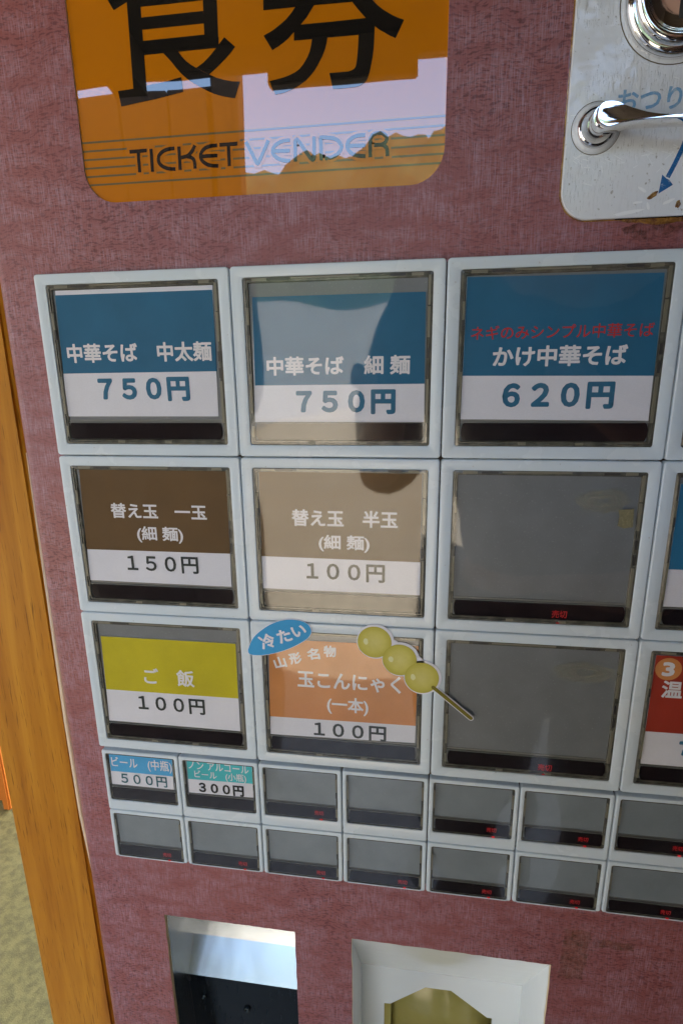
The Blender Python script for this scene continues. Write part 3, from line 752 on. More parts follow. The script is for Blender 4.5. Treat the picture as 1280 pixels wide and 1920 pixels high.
DX, DG = [((t[2]+t[3])/2, (t[4]+t[5])/2) for t in TEXTS if t[1] == '3'][0]
def sub(name, me, par): return link(name, me, par)
def make_button(key, x, g, D_, scale_g=1.0):
    bo = W(x, g) - mo
    b = link('menu_button', D_['frame'], machine); b.location = bo
    if key in BLAB: b['label'] = BLAB[key]
    elif key in LEDC: b['label'] = 'small empty grey button with a faint red sold out lamp'
    else: b['label'] = 'small empty grey button with its lamp window dark'
    sub('display_backing', D_['back'], b); sub('lamp_window', D_['strip'], b); sub('card_rest', D_['groove'], b)
    sub('bezel', D_['bezel'], b); sub('latch_clip', D_['clip'], b)['kind'] = 'stuff'; sub('latch_gap', D_['notch'], b)['kind'] = 'stuff'
    org = W(x, g)
    if key in cards:
        q, bd = cards[key]
        c = MB(org); slab(c, list(q), 0.0130, 0.0165); c.build('card', MT['paper'], b)
        top = list(q[:2])
        if key == '0,0': top = [(0.099, 0.101), (0.909, 0.100)]
        rx = 0.0 if key != '2,0' else 0.0
        c = MB(org); sheet(c, [top[0], top[1], bd[1], bd[0]], 0.0122)
        c.build('card_print', MT[CARDCOL[key]], b)
        n_ = 0
        for (k, s, x0, x1, g0, g1) in TEXTS:
            if k != key: continue
            r_ = BOLD[key][n_]
            c = MB(org); text_mesh(c, s, fit_box(x0, x1, g0, g1, r_), r_, 0.0114 if s != '3' else 0.0104)
            c.build('lettering', MT[TCOL[key][n_]], b)
            n_ += 1
        if key == '1,2':
            for ch, (qx, qg), an in zip('山形名物', ((1.159, 2.043), (1.247, 2.012), (1.349, 1.979), (1.441, 1.958)), (-0.28, -0.24, -0.16, -0.05)):
                hs = 0.032
                def pl(a, bb, qx=qx, qg=qg, an=an):
                    u, v = (a-0.5)*2*hs, (bb-0.5)*2*hs
                    return (qx + u*math.cos(an) - v*math.sin(an), qg + u*math.sin(an) + v*math.cos(an))
                c = MB(org); text_mesh(c, ch, pl, 0.0028, 0.0114); c.build('lettering', MT['ink_white'], b)
        if key == '3,2':
            c = MB(org)
            sheet(c, [(DX+0.062*math.cos(t*math.pi/16), DG+0.062*math.sin(t*math.pi/16)) for t in range(32)], 0.0116); c.build('number_disc', MT['orange_print'], b)
    if key in LEDC:
        lx, lg = LEDC[key]
        w_, h_ = (0.036, 0.020) if D_ is BIG else (0.027, 0.015)
        c = MB(org); text_mesh(c, '売切', fit_box(lx-w_, lx+w_, lg-h_, lg+h_), 0.0003, 0.0030); c.build('sold_out_lamp', MT['led'], b)
        c = MB(org); gy = g + (0.825 if D_ is BIG else 0.357 if D_ is SML else 0.354)
        xx = lx - 0.005 + (0.018 if D_ is not BIG else 0)
        c.box(xx-0.007, xx+0.007, gy-0.003, gy+0.002, -0.0005, 0.0045); c.build('lamp_glint', MT['led_dot'] if D_ is not BIG else MT['led'], b)
    cv = sub('cover', D_['cover'], b)
    rnd = random.Random(key)
    cv.rotation_euler = (rnd.uniform(-0.004, 0.004), 0, rnd.uniform(-0.004, 0.004))
    return b, cv
mb = MB(mo); mb.box(0.012, 3.985, 0.012, 3.49, DP-0.003, DP+0.002); mb.build('button_bed', mat('dark_brown_bed', (0.07, 0.05, 0.035), 0.8), machine)  # dark brown plate that shows in the seams between the frames
COVERS = {}
for row in range(3):
    for c_ in range(4):
        COVERS['%d,%d' % (c_, row)] = make_button('%d,%d' % (c_, row), c_*BW, row*BH, BIG)
for row in range(2):
    for c_ in range(8):
        COVERS['s%d,%d' % (c_, row)] = make_button('s%d,%d' % (c_, row), 0.0086 + c_*SW, 2.7045 + row*0.4375, SML if row == 0 else SMB)

# stains on the two blank big buttons
def blob(mb, cx_, cg_, rx, rg, d, seed, n=26, jag=0.3, hole=None):
    rnd = random.Random(seed)
    ph = [rnd.uniform(0, 6.28) for _ in range(4)]
    pts = []
    for k in range(n):
        a = 2*math.pi*k/n
        s = 1 + jag*(0.5*math.sin(2*a+ph[0]) + 0.3*math.sin(3*a+ph[1]) + 0.3*math.sin(5*a+ph[2])) + rnd.uniform(-jag, jag)*0.25
        pts.append((cx_+rx*s*math.cos(a), cg_+rg*s*math.sin(a)))
    return pts
m = MT['ring_stain'] = bpy.data.materials.new('dried_ring_stain'); m.use_nodes = True
nt = m.node_tree; nt.nodes.clear(); n = N(m)
out = n.new('ShaderNodeOutputMaterial'); tr = n.new('ShaderNodeBsdfTransparent'); df = n.new('ShaderNodeBsdfDiffuse')
df.inputs[0].default_value = (0.33, 0.31, 0.16, 1)
mx = n.new('ShaderNodeMixShader')
tcg = n.new('ShaderNodeTexCoord'); vsub = n.new('ShaderNodeVectorMath'); vsub.operation = 'SUBTRACT'; vsub.inputs[1].default_value = (0.5, 0.0, 0.5)
vm0 = n.new('ShaderNodeVectorMath'); vm0.operation = 'MULTIPLY'; vm0.inputs[1].default_value = (1, 0, 1)
n.l(tcg.outputs['Generated'], vsub.inputs[0]); n.l(vsub.outputs[0], vm0.inputs[0])
vlen = n.new('ShaderNodeVectorMath'); vlen.operation = 'LENGTH'; n.l(vm0.outputs[0], vlen.inputs[0])
rad_ = n.math('ADD', vlen.outputs['Value'], n.math('MULTIPLY', n.math('SUBTRACT', n.noise(n.map((1, 1, 1)), 170, 2, 0.5, 0.6), 0.5), 0.35))
n.l(n.math('MULTIPLY', n.ramp(rad_, [(0.10, 0.15), (0.20, 1.0), (0.26, 0.35), (0.33, 0.7), (0.46, 0.0)]), 0.30), mx.inputs[0])
n.l(tr.outputs[0], mx.inputs[1]); n.l(df.outputs[0], mx.inputs[2]); n.l(mx.outputs[0], out.inputs[0])
for key, cx_, cg_, rx, rg in (('2,1', 2.755, 1.08, 0.12, 0.075), ('2,2', 2.75, 1.99, 0.15, 0.075)):
    b = COVERS[key][0]; kx, kg = [int(v) for v in key.split(',')]
    c = MB(W(kx*BW, kg*BH)); sheet(c, blob(c, cx_, cg_, rx, rg, 0, kx+kg), -0.0048); c.build('dried_stain', m, b)
MT['tape'] = mat('yellowed_tape', (0.22, 0.19, 0.09), 0.25, Coat_Weight=0.5); n = N(MT['tape'])
n.base(n.ramp(n.noise(n.map((1, 1, 1)), 1200, 3, 0.7), [(0.4, (0.19, 0.175, 0.10)), (0.6, (0.22, 0.2, 0.11)), (0.78, (0.36, 0.33, 0.2))]))
n.bump(n.noise(n.map((1, 1, 1)), 1500, 2), 0.6, 0.0004)
c = MB(W(2*BW, BH)); slab(c, [(2.828, 1.128), (2.896, 1.121), (2.900, 1.210), (2.86, 1.217), (2.832, 1.206), (2.836, 1.16)], -0.0044, -0.0020)
c.build('tape_remnant', MT['tape'], COVERS['2,1'][0])

# ------------------------------------------------------------ payout openings
# left opening: stainless chute
mb = MB(mo)
x0, x1 = OP1[0]-0.012, OP1[2]+0.012
gt = OP1[1]-0.01
mb.face([(x0, gt, DP+0.012), (x1, gt, DP+0.012), (x1, 4.68, 0.45), (x0, 4.68, 0.45)])
mb.build('upper_chute_plate', MT['steel'], machine)
mb = MB(mo); mb.face([(x0, 4.68, 0.451), (x1, 4.68, 0.451), (x1, 4.885, 0.30), (x0, 4.885, 0.30)])
mb.build('chute_back_plate', MT['steel'], machine)
MT['steel_dark_mirror'] = mat('steel_dark_reflection', (0.035, 0.045, 0.05), 0.16, 1.0, Specular_IOR_Level=0.5)  # chute steel again, its dark colour standing in for mirrored dark surroundings
n = N(MT['steel_dark_mirror']); n.rough(n.ramp(n.noise(n.map((500, 500, 60)), 1, 3), [(0.3, 0.14), (0.7, 0.3)]))
mb = MB(mo); mb.face([(x0, 4.885, 0.301), (x1, 4.885, 0.301), (x1, 6.4, 0.39), (x0, 6.4, 0.39)])
mb.face([(x0, 6.4, 0.05), (x1, 6.4, 0.05), (x1, 6.4, 0.39), (x0, 6.4, 0.39)])
mb.build('dark_chute_plate', MT['steel_dark_mirror'], machine)
mb = MB(mo)
for xx in (x0, x1):
    mb.face([(xx, gt, DP+0.03), (xx, 4.68, 0.45), (xx, 4.885, 0.30), (xx, 6.4, 0.39), (xx, 6.4, DP+0.03)])
mb.build('chute_side_plate', MT['steel'], machine)
for (xx, gg) in ((0.36, 5.11), (0.70, 5.18)):
    mb = MB(mo)
    ring = lambda r, d: [(xx+r*math.cos(t*math.pi/8), gg+r*math.sin(t*math.pi/8), d) for t in range(16)]
    mb.loops([ring(0.026, 0.325), ring(0.026, 0.307), ring(0.018, 0.300), ring(0.014, 0.300), ring(0.012, 0.312)], cap1=True)
    mb.build('screw', MT['steel_dark_mirror'], machine, True)
mb = MB(mo); mb.box(x0+0.002, x0+0.012, gt+0.02, gt+0.03, DP+0.03, 0.06)
# right opening: white moulded box with a cut-out and an olive cup behind
mb = MB(mo)
x0, x1 = OP2[0]-0.012, OP2[2]+0.012
gt = OP2[1]-0.01
gi, di = 5.02, 0.64
mb.face([(x0, gt, DP+0.012), (x1, gt, DP+0.012), (x1-0.012, gi, di), (x0+0.012, gi, di)])
mb.build('sloping_top_plate', MT['white_box'], machine)
mb = MB(mo)
mb.face([(x0, gt, DP+0.012), (x0+0.012, gi, di), (x0+0.012, 6.6, di), (x0, 6.6, DP+0.03)])
mb.face([(x1, gt, DP+0.012), (x1-0.012, gi, di), (x1-0.012, 6.6, di), (x1, 6.6, DP+0.03)])
mb.build('box_side_plate', MT['white_box'], machine)
hole = [(1.722, 5.402), (1.77, 5.399), (2.043, 5.174), (2.24, 5.172), (2.525, 5.397), (2.564, 5.398), (2.564, 6.45), (1.722, 6.45)]
bp = [(x0+0.012, gi), (x1-0.012, gi), (x1-0.012, 6.6), (x0+0.012, 6.6)]
mb = MB(mo)
fl = bp + hole
a = [mb.pt((x, g, di)) for x, g in fl]; b = [mb.pt((x, g, di+0.03)) for x, g in fl]
for t in tessellate_polygon([[Vector((x, g, 0)) for x, g in r] for r in (bp, hole)]):
    mb.idx([a[i] for i in t]); mb.idx([b[i] for i in t][::-1])
for i in range(8):
    j = (i+1) % 8; mb.idx((a[4+i], a[4+j], b[4+j], b[4+i]))
mb.build('box_back_plate', MT['white_box'], machine)
mb = MB(mo); mb.face([(x0, 6.6, DP), (x1, 6.6, DP), (x1, 6.6, 1.3), (x0, 6.6, 1.3)]); mb.build('box_floor', MT['white_box'], machine)
mb = MB(mo)
loops = []
for k in range(19):
    th = math.pi*0.5*k/18
    r_, d_ = 0.62*math.sin(th)+0.0005, 0.745 + 0.42*(1-math.cos(th))
    loops.append([(2.12 + r_*math.cos(2*math.pi*q/40), 5.78 + 1.08*r_*math.sin(2*math.pi*q/40), d_) for q in range(40)])
mb.loops(loops)
mb.build('coin_cup', MT['olive_cup'], machine, True)
mb = MB(mo); mb.box(1.60, 1.775, 4.95, 6.55, 0.675, 0.70); mb.build('cup_flange', MT['olive_cup'], machine)
mb = MB(mo); mb.face([(1.5, 4.9, 1.15), (2.8, 4.9, 1.15), (2.8, 6.6, 1.15), (1.5, 6.6, 1.15)]); mb.build('cup_surround', MT['olive_cup'], machine)

# ------------------------------------------------------------ coin plate, slot, lever
PD = 0.028
plate_outline = [(p[0], p[1]) for p in rrect(2.466, -2.6, 4.75, -0.128, 0.115, 0, 10)]
mb = MB(mo)
out0 = [(p[0], p[1]) for p in rrect(2.469, -2.597, 4.747, -0.131, 0.112, 0, 10)]
slab(mb, plate_outline, PD+0.003, DP)
a_ids = [mb.pt((x, g, PD)) for x, g in out0]
for t in tessellate_polygon([[Vector((x, g, 0)) for x, g in out0]]): mb.idx([a_ids[i] for i in t])
pb = [mb.pt((x, g, PD+0.003)) for x, g in plate_outline]
for i in range(len(pb)):
    j = (i+1) % len(pb); mb.idx((a_ids[i], a_ids[j], pb[j], pb[i]))
plate = mb.build('coin_plate', MT['plate'], machine)
# old glue rim round the plate
mb = MB(mo)
rim = [(p[0], p[1]) for p in rrect(2.460, -2.6, 4.756, -0.122, 0.120, 0, 10)]
rnd = random.Random(5)
rim = [(x+rnd.uniform(-0.0015, 0.0015), g+rnd.uniform(-0.0015, 0.0015)) for x, g in ragged(rim, 0.0012, 5, 9)]
sheet(mb, rim, DP-0.0015)
mb.build('glue_rim', MT['glue'], machine)

def lathe(name, cx_, cg_, prof, m, parent, n=48, cap=True, smooth=True):
    mb = MB(mo)
    L = [[(cx_+r*math.cos(2*math.pi*k/n), cg_+r*math.sin(2*math.pi*k/n), d) for k in range(n)] for r, d in prof]
    mb.loops(L, cap1=cap)
    return auto_smooth(mb.build(name, m, parent), 60) if smooth else mb.build(name, m, parent)
CX, CG = 2.847, -0.887
MT['grime'] = mat('brown_grime_line', (0.10, 0.075, 0.04), 0.6)
MT['grime_red'] = MT['grime']
lathe('cut_line', CX, CG, [(0.2195, PD-0.0008), (0.2155, PD-0.0010)], MT['grime'], plate, cap=False)
slot = lathe('coin_slot', CX, CG, [(0.202, PD), (0.2015, 0.010), (0.197, -0.008), (0.190, -0.012), (0.184, -0.008), (0.181, -0.006), (0.179, -0.020), (0.174, -0.034), (0.166, -0.042),
      (0.156, -0.044), (0.146, -0.040), (0.136, -0.030), (0.126, -0.018), (0.116, -0.010), (0.104, -0.006), (0.06, -0.003), (0.01, -0.003)], MT['chrome'], machine, 64)
mb = MB(mo); mb.box(CX-0.010, CX+0.008, CG-0.10, CG+0.098, -0.0045, 0.02); mb.build('slot_gap', MT['dark'], slot)

# lever
LX, LG = 2.581, -0.467
lathe('cut_line', LX, LG, [(0.0975, PD-0.0008), (0.0950, PD-0.0010)], MT['grime'], plate, cap=False)
lev = lathe('lever_rosette', LX, LG, [(0.0935, PD), (0.093, PD-0.003), (0.080, PD-0.008), (0.072, PD-0.010)], MT['plate'], machine)
lathe('rosette_ring', LX, LG, [(0.077, PD-0.006), (0.076, PD-0.018), (0.070, PD-0.024), (0.063, PD-0.022), (0.060, PD-0.010), (0.058, PD)], MT['chrome'], lev)
HO = [(2.55, -0.492), (2.564, -0.507), (2.592, -0.511), (2.621, -0.506), (2.647, -0.494), (2.709, -0.469), (2.77, -0.452), (2.859, -0.441), (2.86, -0.43), (2.773, -0.433), (2.708, -0.435), (2.648, -0.432), (2.598, -0.421), (2.579, -0.425), (2.556, -0.44), (2.547, -0.465)]
top = HO[:7] + [(2.862, -0.440), (3.0, -0.441), (3.12, -0.455), (3.24, -0.482), (3.33, -0.486)]
bot = [(3.39, -0.462), (3.41, -0.43), (3.39, -0.397), (3.33, -0.377), (3.22, -0.384), (3.1, -0.405), (3.0, -0.418), (2.860, -0.427)] + HO[9:]
outl = smooth_curve(top + bot + [top[0]], 3)[:-1]
cxm = lambda p: 0
def inset(pts, e):
    n_ = len(pts); o_ = []
    area = sum(pts[i][0]*pts[(i+1) % n_][1]-pts[(i+1) % n_][0]*pts[i][1] for i in range(n_))
    s_ = 1 if area > 0 else -1
    for i in range(n_):
        p, q, r = Vector(pts[i-1]), Vector(pts[i]), Vector(pts[(i+1) % n_])
        t = (r-p).normalized(); nn = Vector((-t.y, t.x))*s_
        o_.append((q.x+nn.x*e, q.y+nn.y*e))
    return o_
mb = MB(mo)
def fd(x, base):      # the arm bows slightly away from the plate
    return base
tl_ = lambda g: -(g+0.45)*0.025
def bow(rings):      # the arm leans away from the plate towards its free end
    return [[(x, g, d - 0.10*max(0, x-2.66)) for x, g, d in L] for L in rings]
rings = [[(x, g, -0.108+tl_(g)) for x, g in inset(outl, 0.0030)], [(x, g, -0.1055+tl_(g)) for x, g in inset(outl, 0.0012)], [(x, g, -0.102+tl_(g)) for x, g in outl],
         [(x, g, -0.06) for x, g in outl], [(x, g+0.002, -0.03) for x, g in outl], [(x, g+0.001, -0.016) for x, g in inset(outl, 0.003)]]
rings = bow(rings)
ids = [[mb.pt(p) for p in L] for L in rings]
nn_ = len(outl)
for A, B in zip(ids, ids[1:]):
    for i in range(nn_):
        j = (i+1) % nn_; mb.idx((A[i], A[j], B[j], B[i]))
for L, fl_ in ((0, False), (-1, True)):
    for t in tessellate_polygon([[Vector((p[0], p[1], 0)) for p in rings[L]]]):
        q = [ids[L][i] for i in t]; mb.idx(q[::-1] if fl_ else q)
lever = auto_smooth(mb.build('return_lever', MT['chrome'], machine), 30)
lathe('lever_boss', LX+0.002, LG, [(0.052, PD-0.002), (0.050, -0.02), (0.046, -0.06), (0.044, -0.085)], MT['chrome'], lever)

# plate lettering and arrow
mb = MB(mo)
text_mesh(mb, 'おつりハ', fit_box(2.656, 2.995, -0.594, -0.518), 0.0022, PD-0.0008)
mb.build('lettering', MT['ink_plate_blue'], plate)
mb = MB(mo)
arc = smooth_curve([(2.940, -0.49), (2.934, -0.43), (2.924, -0.386), (2.912, -0.353), (2.899, -0.319), (2.878, -0.272)], 6)
ribbon(mb, arc, 0.018, PD-0.0009)
sheet(mb, [(2.850, -0.213), (2.856, -0.283), (2.875, -0.267), (2.886, -0.262), (2.902, -0.243)], PD-0.0010)
mb.build('arrow_mark', MT['ink_arrow'], plate)
# melted holes, bubbles and drips of glue
for (hx, hg, rx, rg, sd) in ((2.829, -0.208, 0.021, 0.010, 3), (2.931, -0.170, 0.009, 0.016, 4)):
    mb = MB(mo)
    an = -0.6 if sd == 3 else 0.25
    P_ = []
    for x, g in blob(mb, 0, 0, rx, rg, 0, sd, 18, 0.25): P_.append((hx+x*math.cos(an)-g*math.sin(an), hg+x*math.sin(an)+g*math.cos(an)))
    mb.loops([[(x, g, PD-0.0002) for x, g in P_], [(x, g, PD-0.0045) for x, g in inset(P_, 0.002)], [(x, g, PD-0.0022) for x, g in inset(P_, 0.0045)]], cap1=True)
    mb.build('glue_lump', MT['glue'], plate, True)
for (hx, hg, rx, rg, sd) in ((2.785, -0.232, 0.022, 0.005, 6), (2.772, -0.184, 0.018, 0.005, 7), (2.815, -0.168, 0.005, 0.017, 8), (2.893, -0.182, 0.024, 0.006, 9), (2.74, -0.148, 0.060, 0.007, 10)):
    mb = MB(mo)
    an = {6: 0.55, 7: -0.05, 8: -0.3, 9: -0.35, 10: -0.12}[sd]
    P_ = [(hx+x*math.cos(an)-g*math.sin(an), hg+x*math.sin(an)+g*math.cos(an)) for x, g in blob(mb, 0, 0, rx, rg, 0, sd, 20, 0.2)]
    sheet(mb, P_, PD-0.0006)
    mb.build('blister_highlight', MT['scuff_highlight'], plate)  # flat pale patches: white highlights of the melted blisters set in as colour
mb = MB(mo)
rnd = random.Random(11)
for i in range(150):
    u = rnd.random()
    hx = rnd.uniform(2.50, 3.3); hg = -0.385 + abs(rnd.gauss(0, 0.035)) + (0.02 if rnd.random() < 0.3 else 0)
    if i > 105: hx, hg = rnd.uniform(2.49, 3.2), rnd.uniform(-1.3, -0.16)
    an = rnd.choice((-0.6, 0.5, 0.15, 1.1)) + rnd.uniform(-0.25, 0.25); ln = rnd.uniform(0.004, 0.022)
    ribbon(mb, [(hx-ln*math.cos(an), hg-ln*math.sin(an)), (hx+ln*math.cos(an), hg+ln*math.sin(an))], rnd.uniform(0.0008, 0.0028), PD-0.0004-0.00002*(i % 9))
sc_ = mb.build('scratches', MT['scuff_highlight'], plate); sc_['kind'] = 'stuff'
mb = MB(mo)
pts = [(2.69, -0.130), (2.77, -0.130), (2.85, -0.131), (2.94, -0.130), (3.02, -0.129), (2.99, -0.112), (2.94, -0.107), (2.89, -0.100), (2.83, -0.104), (2.78, -0.110), (2.73, -0.116)]
pts = smooth_curve(pts + [pts[0]], 5)[:-1]
rnd = random.Random(2); pts = [(x, g + (rnd.uniform(-0.003, 0.003) if g > -0.12 else 0)) for x, g in pts]
mb.loops([[(x, g, DP-0.0005) for x, g in pts], [(x, g, DP-0.006) for x, g in inset(pts, 0.006)]], cap1=True)
mb.build('glue_residue', MT['glue'], machine, True)
m = MT['stain'] = bpy.data.materials.new('brown_stain_film'); m.use_nodes = True
nt = m.node_tree; nt.nodes.clear(); n = N(m)
out = n.new('ShaderNodeOutputMaterial'); tr = n.new('ShaderNodeBsdfTransparent'); df = n.new('ShaderNodeBsdfPrincipled')
df.inputs['Base Color'].default_value = (0.17, 0.05, 0.02, 1); df.inputs['Roughness'].default_value = 0.4
mx = n.new('ShaderNodeMixShader')
n.l(n.ramp(n.noise(n.map((1, 1, 1)), 260, 4, 0.7), [(0.42, 0.03), (0.62, 0.55)]), mx.inputs[0])
n.l(tr.outputs[0], mx.inputs[1]); n.l(df.outputs[0], mx.inputs[2]); n.l(mx.outputs[0], out.inputs[0])
mb = MB(mo); sheet(mb, blob(mb, 2.86, -0.083, 0.12, 0.042, 0, 12, 40, 0.22), DP-0.0004); mb.build('stain', m, machine)
# old tape marks low on the right
m = MT['tape_mark'] = bpy.data.materials.new('old_tape_mark'); m.use_nodes = True
nt = m.node_tree; nt.nodes.clear(); n = N(m)
out = n.new('ShaderNodeOutputMaterial'); tr = n.new('ShaderNodeBsdfTransparent'); df = n.new('ShaderNodeBsdfPrincipled')
n.l(n.ramp(n.noise(n.map((1, 1, 1)), 900, 3), [(0.5, (0.20, 0.085, 0.03)), (0.72, (0.42, 0.28, 0.13))]), df.inputs['Base Color']); df.inputs['Roughness'].default_value = 0.4
mx = n.new('ShaderNodeMixShader')
n.l(n.ramp(n.noise(n.map((1, 1, 1)), 330, 5, 0.75), [(0.42, 0.10), (0.70, 0.6)]), mx.inputs[0])
n.l(tr.outputs[0], mx.inputs[1]); n.l(df.outputs[0], mx.inputs[2]); n.l(mx.outputs[0], out.inputs[0])
mb = MB(mo)
pts = ragged([(2.822, 3.705), (2.968, 3.71), (2.968, 3.86), (2.95, 4.085), (2.812, 4.10), (2.817, 3.90)], 0.006, 8, 5)
sheet(mb, pts, DP-0.0005)
mb.build('tape_mark', m, machine)
mb = MB(mo)
sheet(mb, ragged([(2.99, 3.76), (3.22, 3.76), (3.215, 3.82), (2.98, 3.81)], 0.008, 8, 8), DP-0.0006); mb.build('tape_mark', m, machine)

# ------------------------------------------------------------ paper stickers
so = W(1.16, 1.9, -0.002)
MT['sticker_paper'] = MT['paper']
MT['sticker_blue'] = paper('sticker_blue_print', (0.055, 0.37, 0.72))
st = empty('oval_sticker', so)
tag(st, 'blue oval paper sticker with white lettering at the upper left of the orange card', 'sticker')
OVAL = [(0.983, 1.966), (1.008, 1.907), (1.037, 1.869), (1.075, 1.836), (1.113, 1.809), (1.151, 1.79), (1.188, 1.777), (1.224, 1.77), (1.263, 1.771), (1.298, 1.778), (1.326, 1.792), (1.342, 1.812), (1.348, 1.834), (1.34, 1.859), (1.319, 1.885), (1.271, 1.919), (1.223, 1.946), (1.175, 1.967), (1.121, 1.985), (1.067, 1.998), (1.024, 2.001), (0.998, 1.998), (0.984, 1.986)]
ov = smooth_curve(OVAL + [OVAL[0]], 3)[:-1]
mb = MB(so); slab(mb, ov, -0.0050, -0.0015); mb.build('paper_base', MT['paper'], st)
mb = MB(so); sheet(mb, inset(ov, 0.0028), -0.0056); mb.build('blue_print', MT['sticker_blue'], st)
mb = MB(so)
for ch, (qx, qg), hs, an in zip('冷たい', ((1.098, 1.909), (1.194, 1.871), (1.277, 1.837)), (0.041, 0.036, 0.036), (-0.36, -0.36, -0.36)):
    def pl(a, bb, qx=qx, qg=qg, hs=hs, an=an):
        u, v = (a-0.5)*2*hs, (bb-0.5)*2*hs*(0.8 if ch == 'い' else 1.0)
        return (qx + u*math.cos(an) - v*math.sin(an), qg + u*math.sin(an) + v*math.cos(an))
    text_mesh(mb, ch, pl, 0.0030, -0.0062)
mb.build('lettering', MT['ink_white'], st)

so = W(1.82, 2.0, -0.002)
sk = empty('skewer_sticker', so)
tag(sk, 'cut out paper picture of three yellow green balls on a skewer', 'sticker')
BALLS = [(1.685, 1.879), (1.819, 1.975), (1.938, 2.073)]; BR = 0.0925
def circ(c, r, n_=40): return [(c[0]+r*math.cos(2*math.pi*k/n_), c[1]+r*math.sin(2*math.pi*k/n_)) for k in range(n_)]
def hull(c0, c1, r):
    t = Vector(c1)-Vector(c0); a = math.atan2(t.y, t.x)
    return [(c0[0]+r*math.cos(a+math.pi/2+math.pi*k/16), c0[1]+r*math.sin(a+math.pi/2+math.pi*k/16)) for k in range(17)] + \
           [(c1[0]+r*math.cos(a-math.pi/2+math.pi*k/16), c1[1]+r*math.sin(a-math.pi/2+math.pi*k/16)) for k in range(17)]
mb = MB(so)
off = [(0.010, -0.007), (0.012, -0.006), (0.008, -0.004)]
for i, (c_, o_) in enumerate(zip(BALLS, off)): slab(mb, circ((c_[0]+o_[0]*0.5, c_[1]+o_[1]*0.5), BR+0.0075), -0.0050-0.0002*i, -0.0015)
slab(mb, hull((1.78, 1.893), (1.79, 1.903), 0.035), -0.0053, -0.0015)
slab(mb, hull((1.905, 1.978), (1.92, 1.998), 0.035), -0.0054, -0.0015)
slab(mb, hull((2.0, 2.124), (2.205, 2.297), 0.0150), -0.0048, -0.0015)
mb.build('paper_base', MT['paper'], sk)
m = MT['ball'] = mat('printed_ball', (0.6, 0.6, 0.05), 0.55)
n = N(m); tcn = n.new('ShaderNodeTexCoord')
vm = n.new('ShaderNodeVectorMath'); vm.operation = 'LENGTH'; n.l(tcn.outputs['Object'], vm.inputs[0])
rr = n.math('DIVIDE', vm.outputs['Value'], BR*U)
c = n.ramp(rr, [(0.0, (0.66, 0.61, 0.20)), (0.6, (0.60, 0.55, 0.12)), (0.9, (0.50, 0.45, 0.055)), (1.0, (0.43, 0.38, 0.035))])
c = n.mix(n.math('MULTIPLY', n.ramp(n.noise(n.map((1, 1, 1)), 160, 4, 0.7), [(0.4, 0), (0.7, 1)]), 0.35), c, (0.42, 0.37, 0.04))
n.base(c)
MT['ball_light'] = mat('printed_ball_spot', (0.72, 0.72, 0.38), 0.55)
MT['stick_print'] = paper('printed_stick', (0.20, 0.17, 0.02))
for i, c_ in enumerate(BALLS):
    org = W(c_[0], c_[1], -0.0058-0.0004*i)
    mb = MB(org); sheet(mb, circ(c_, BR-0.002, 48), -0.0058-0.0004*i)
    b = mb.build('ball_print', MT['ball'], sk); b.location = org - so
    mb = MB(org); sheet(mb, [(x, g) for x, g in blob(mb, c_[0]-0.046, c_[1]-0.002, 0.013, 0.018, 0, 20+i, 16, 0.12)], -0.0060-0.0004*i)
    mb.build('light_spot', MT['ball_light'], b)
mb = MB(so); sheet(mb, hull((2.0, 2.124), (2.204, 2.296), 0.0100), -0.0072); mb.build('stick_print', MT['stick_print'], sk)

# ============================================================ POST, CRATE, BUILDING
def rbox(name, lo, hi, m, parent=None, origin=None, bev=0.003, seg=2):
    o = Vector(origin) if origin is not None else Vector((0, 0, 0))
    bm = bmesh.new()
    bmesh.ops.create_cube(bm, size=1)
    c = (Vector(lo)+Vector(hi))/2; s = Vector(hi)-Vector(lo)
    for v in bm.verts: v.co = Vector((v.co.x*s.x, v.co.y*s.y, v.co.z*s.z)) + c - o
    if bev: bmesh.ops.bevel(bm, geom=bm.edges[:], offset=bev, segments=seg, affect='EDGES')
    me = bpy.data.meshes.new(name); bm.to_mesh(me); bm.free()
    return link(name, me, parent, [m])

po = W(-0.56, 17.857, 0.1); po.z = 0
xl, xr = -0.806*U, -0.262*U
post = rbox('wooden_post', (xl, 0.1*U, 0.0), (xr, 0.1*U+0.05, 2.15), MT['wood'], None, po, 0.0022, 3)
post.location = po
tag(post, 'varnished orange brown wooden post standing against the left side of the vending machine', 'wooden post')
# thin cream strip standing in for sunlight in the gap between post and machine
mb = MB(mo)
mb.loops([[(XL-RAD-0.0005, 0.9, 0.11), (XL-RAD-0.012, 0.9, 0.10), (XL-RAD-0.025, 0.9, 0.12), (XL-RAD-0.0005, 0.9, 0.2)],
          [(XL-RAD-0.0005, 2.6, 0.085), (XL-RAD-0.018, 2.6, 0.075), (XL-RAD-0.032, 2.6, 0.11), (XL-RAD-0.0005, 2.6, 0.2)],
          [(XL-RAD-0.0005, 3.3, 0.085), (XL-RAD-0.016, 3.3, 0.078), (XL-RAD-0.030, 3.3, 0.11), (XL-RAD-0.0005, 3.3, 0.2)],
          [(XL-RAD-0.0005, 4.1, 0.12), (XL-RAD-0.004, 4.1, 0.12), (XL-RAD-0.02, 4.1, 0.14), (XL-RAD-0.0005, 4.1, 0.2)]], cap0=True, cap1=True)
mb.build('sunlit_gap_strip', MT['sunlit_gap'], machine, True)

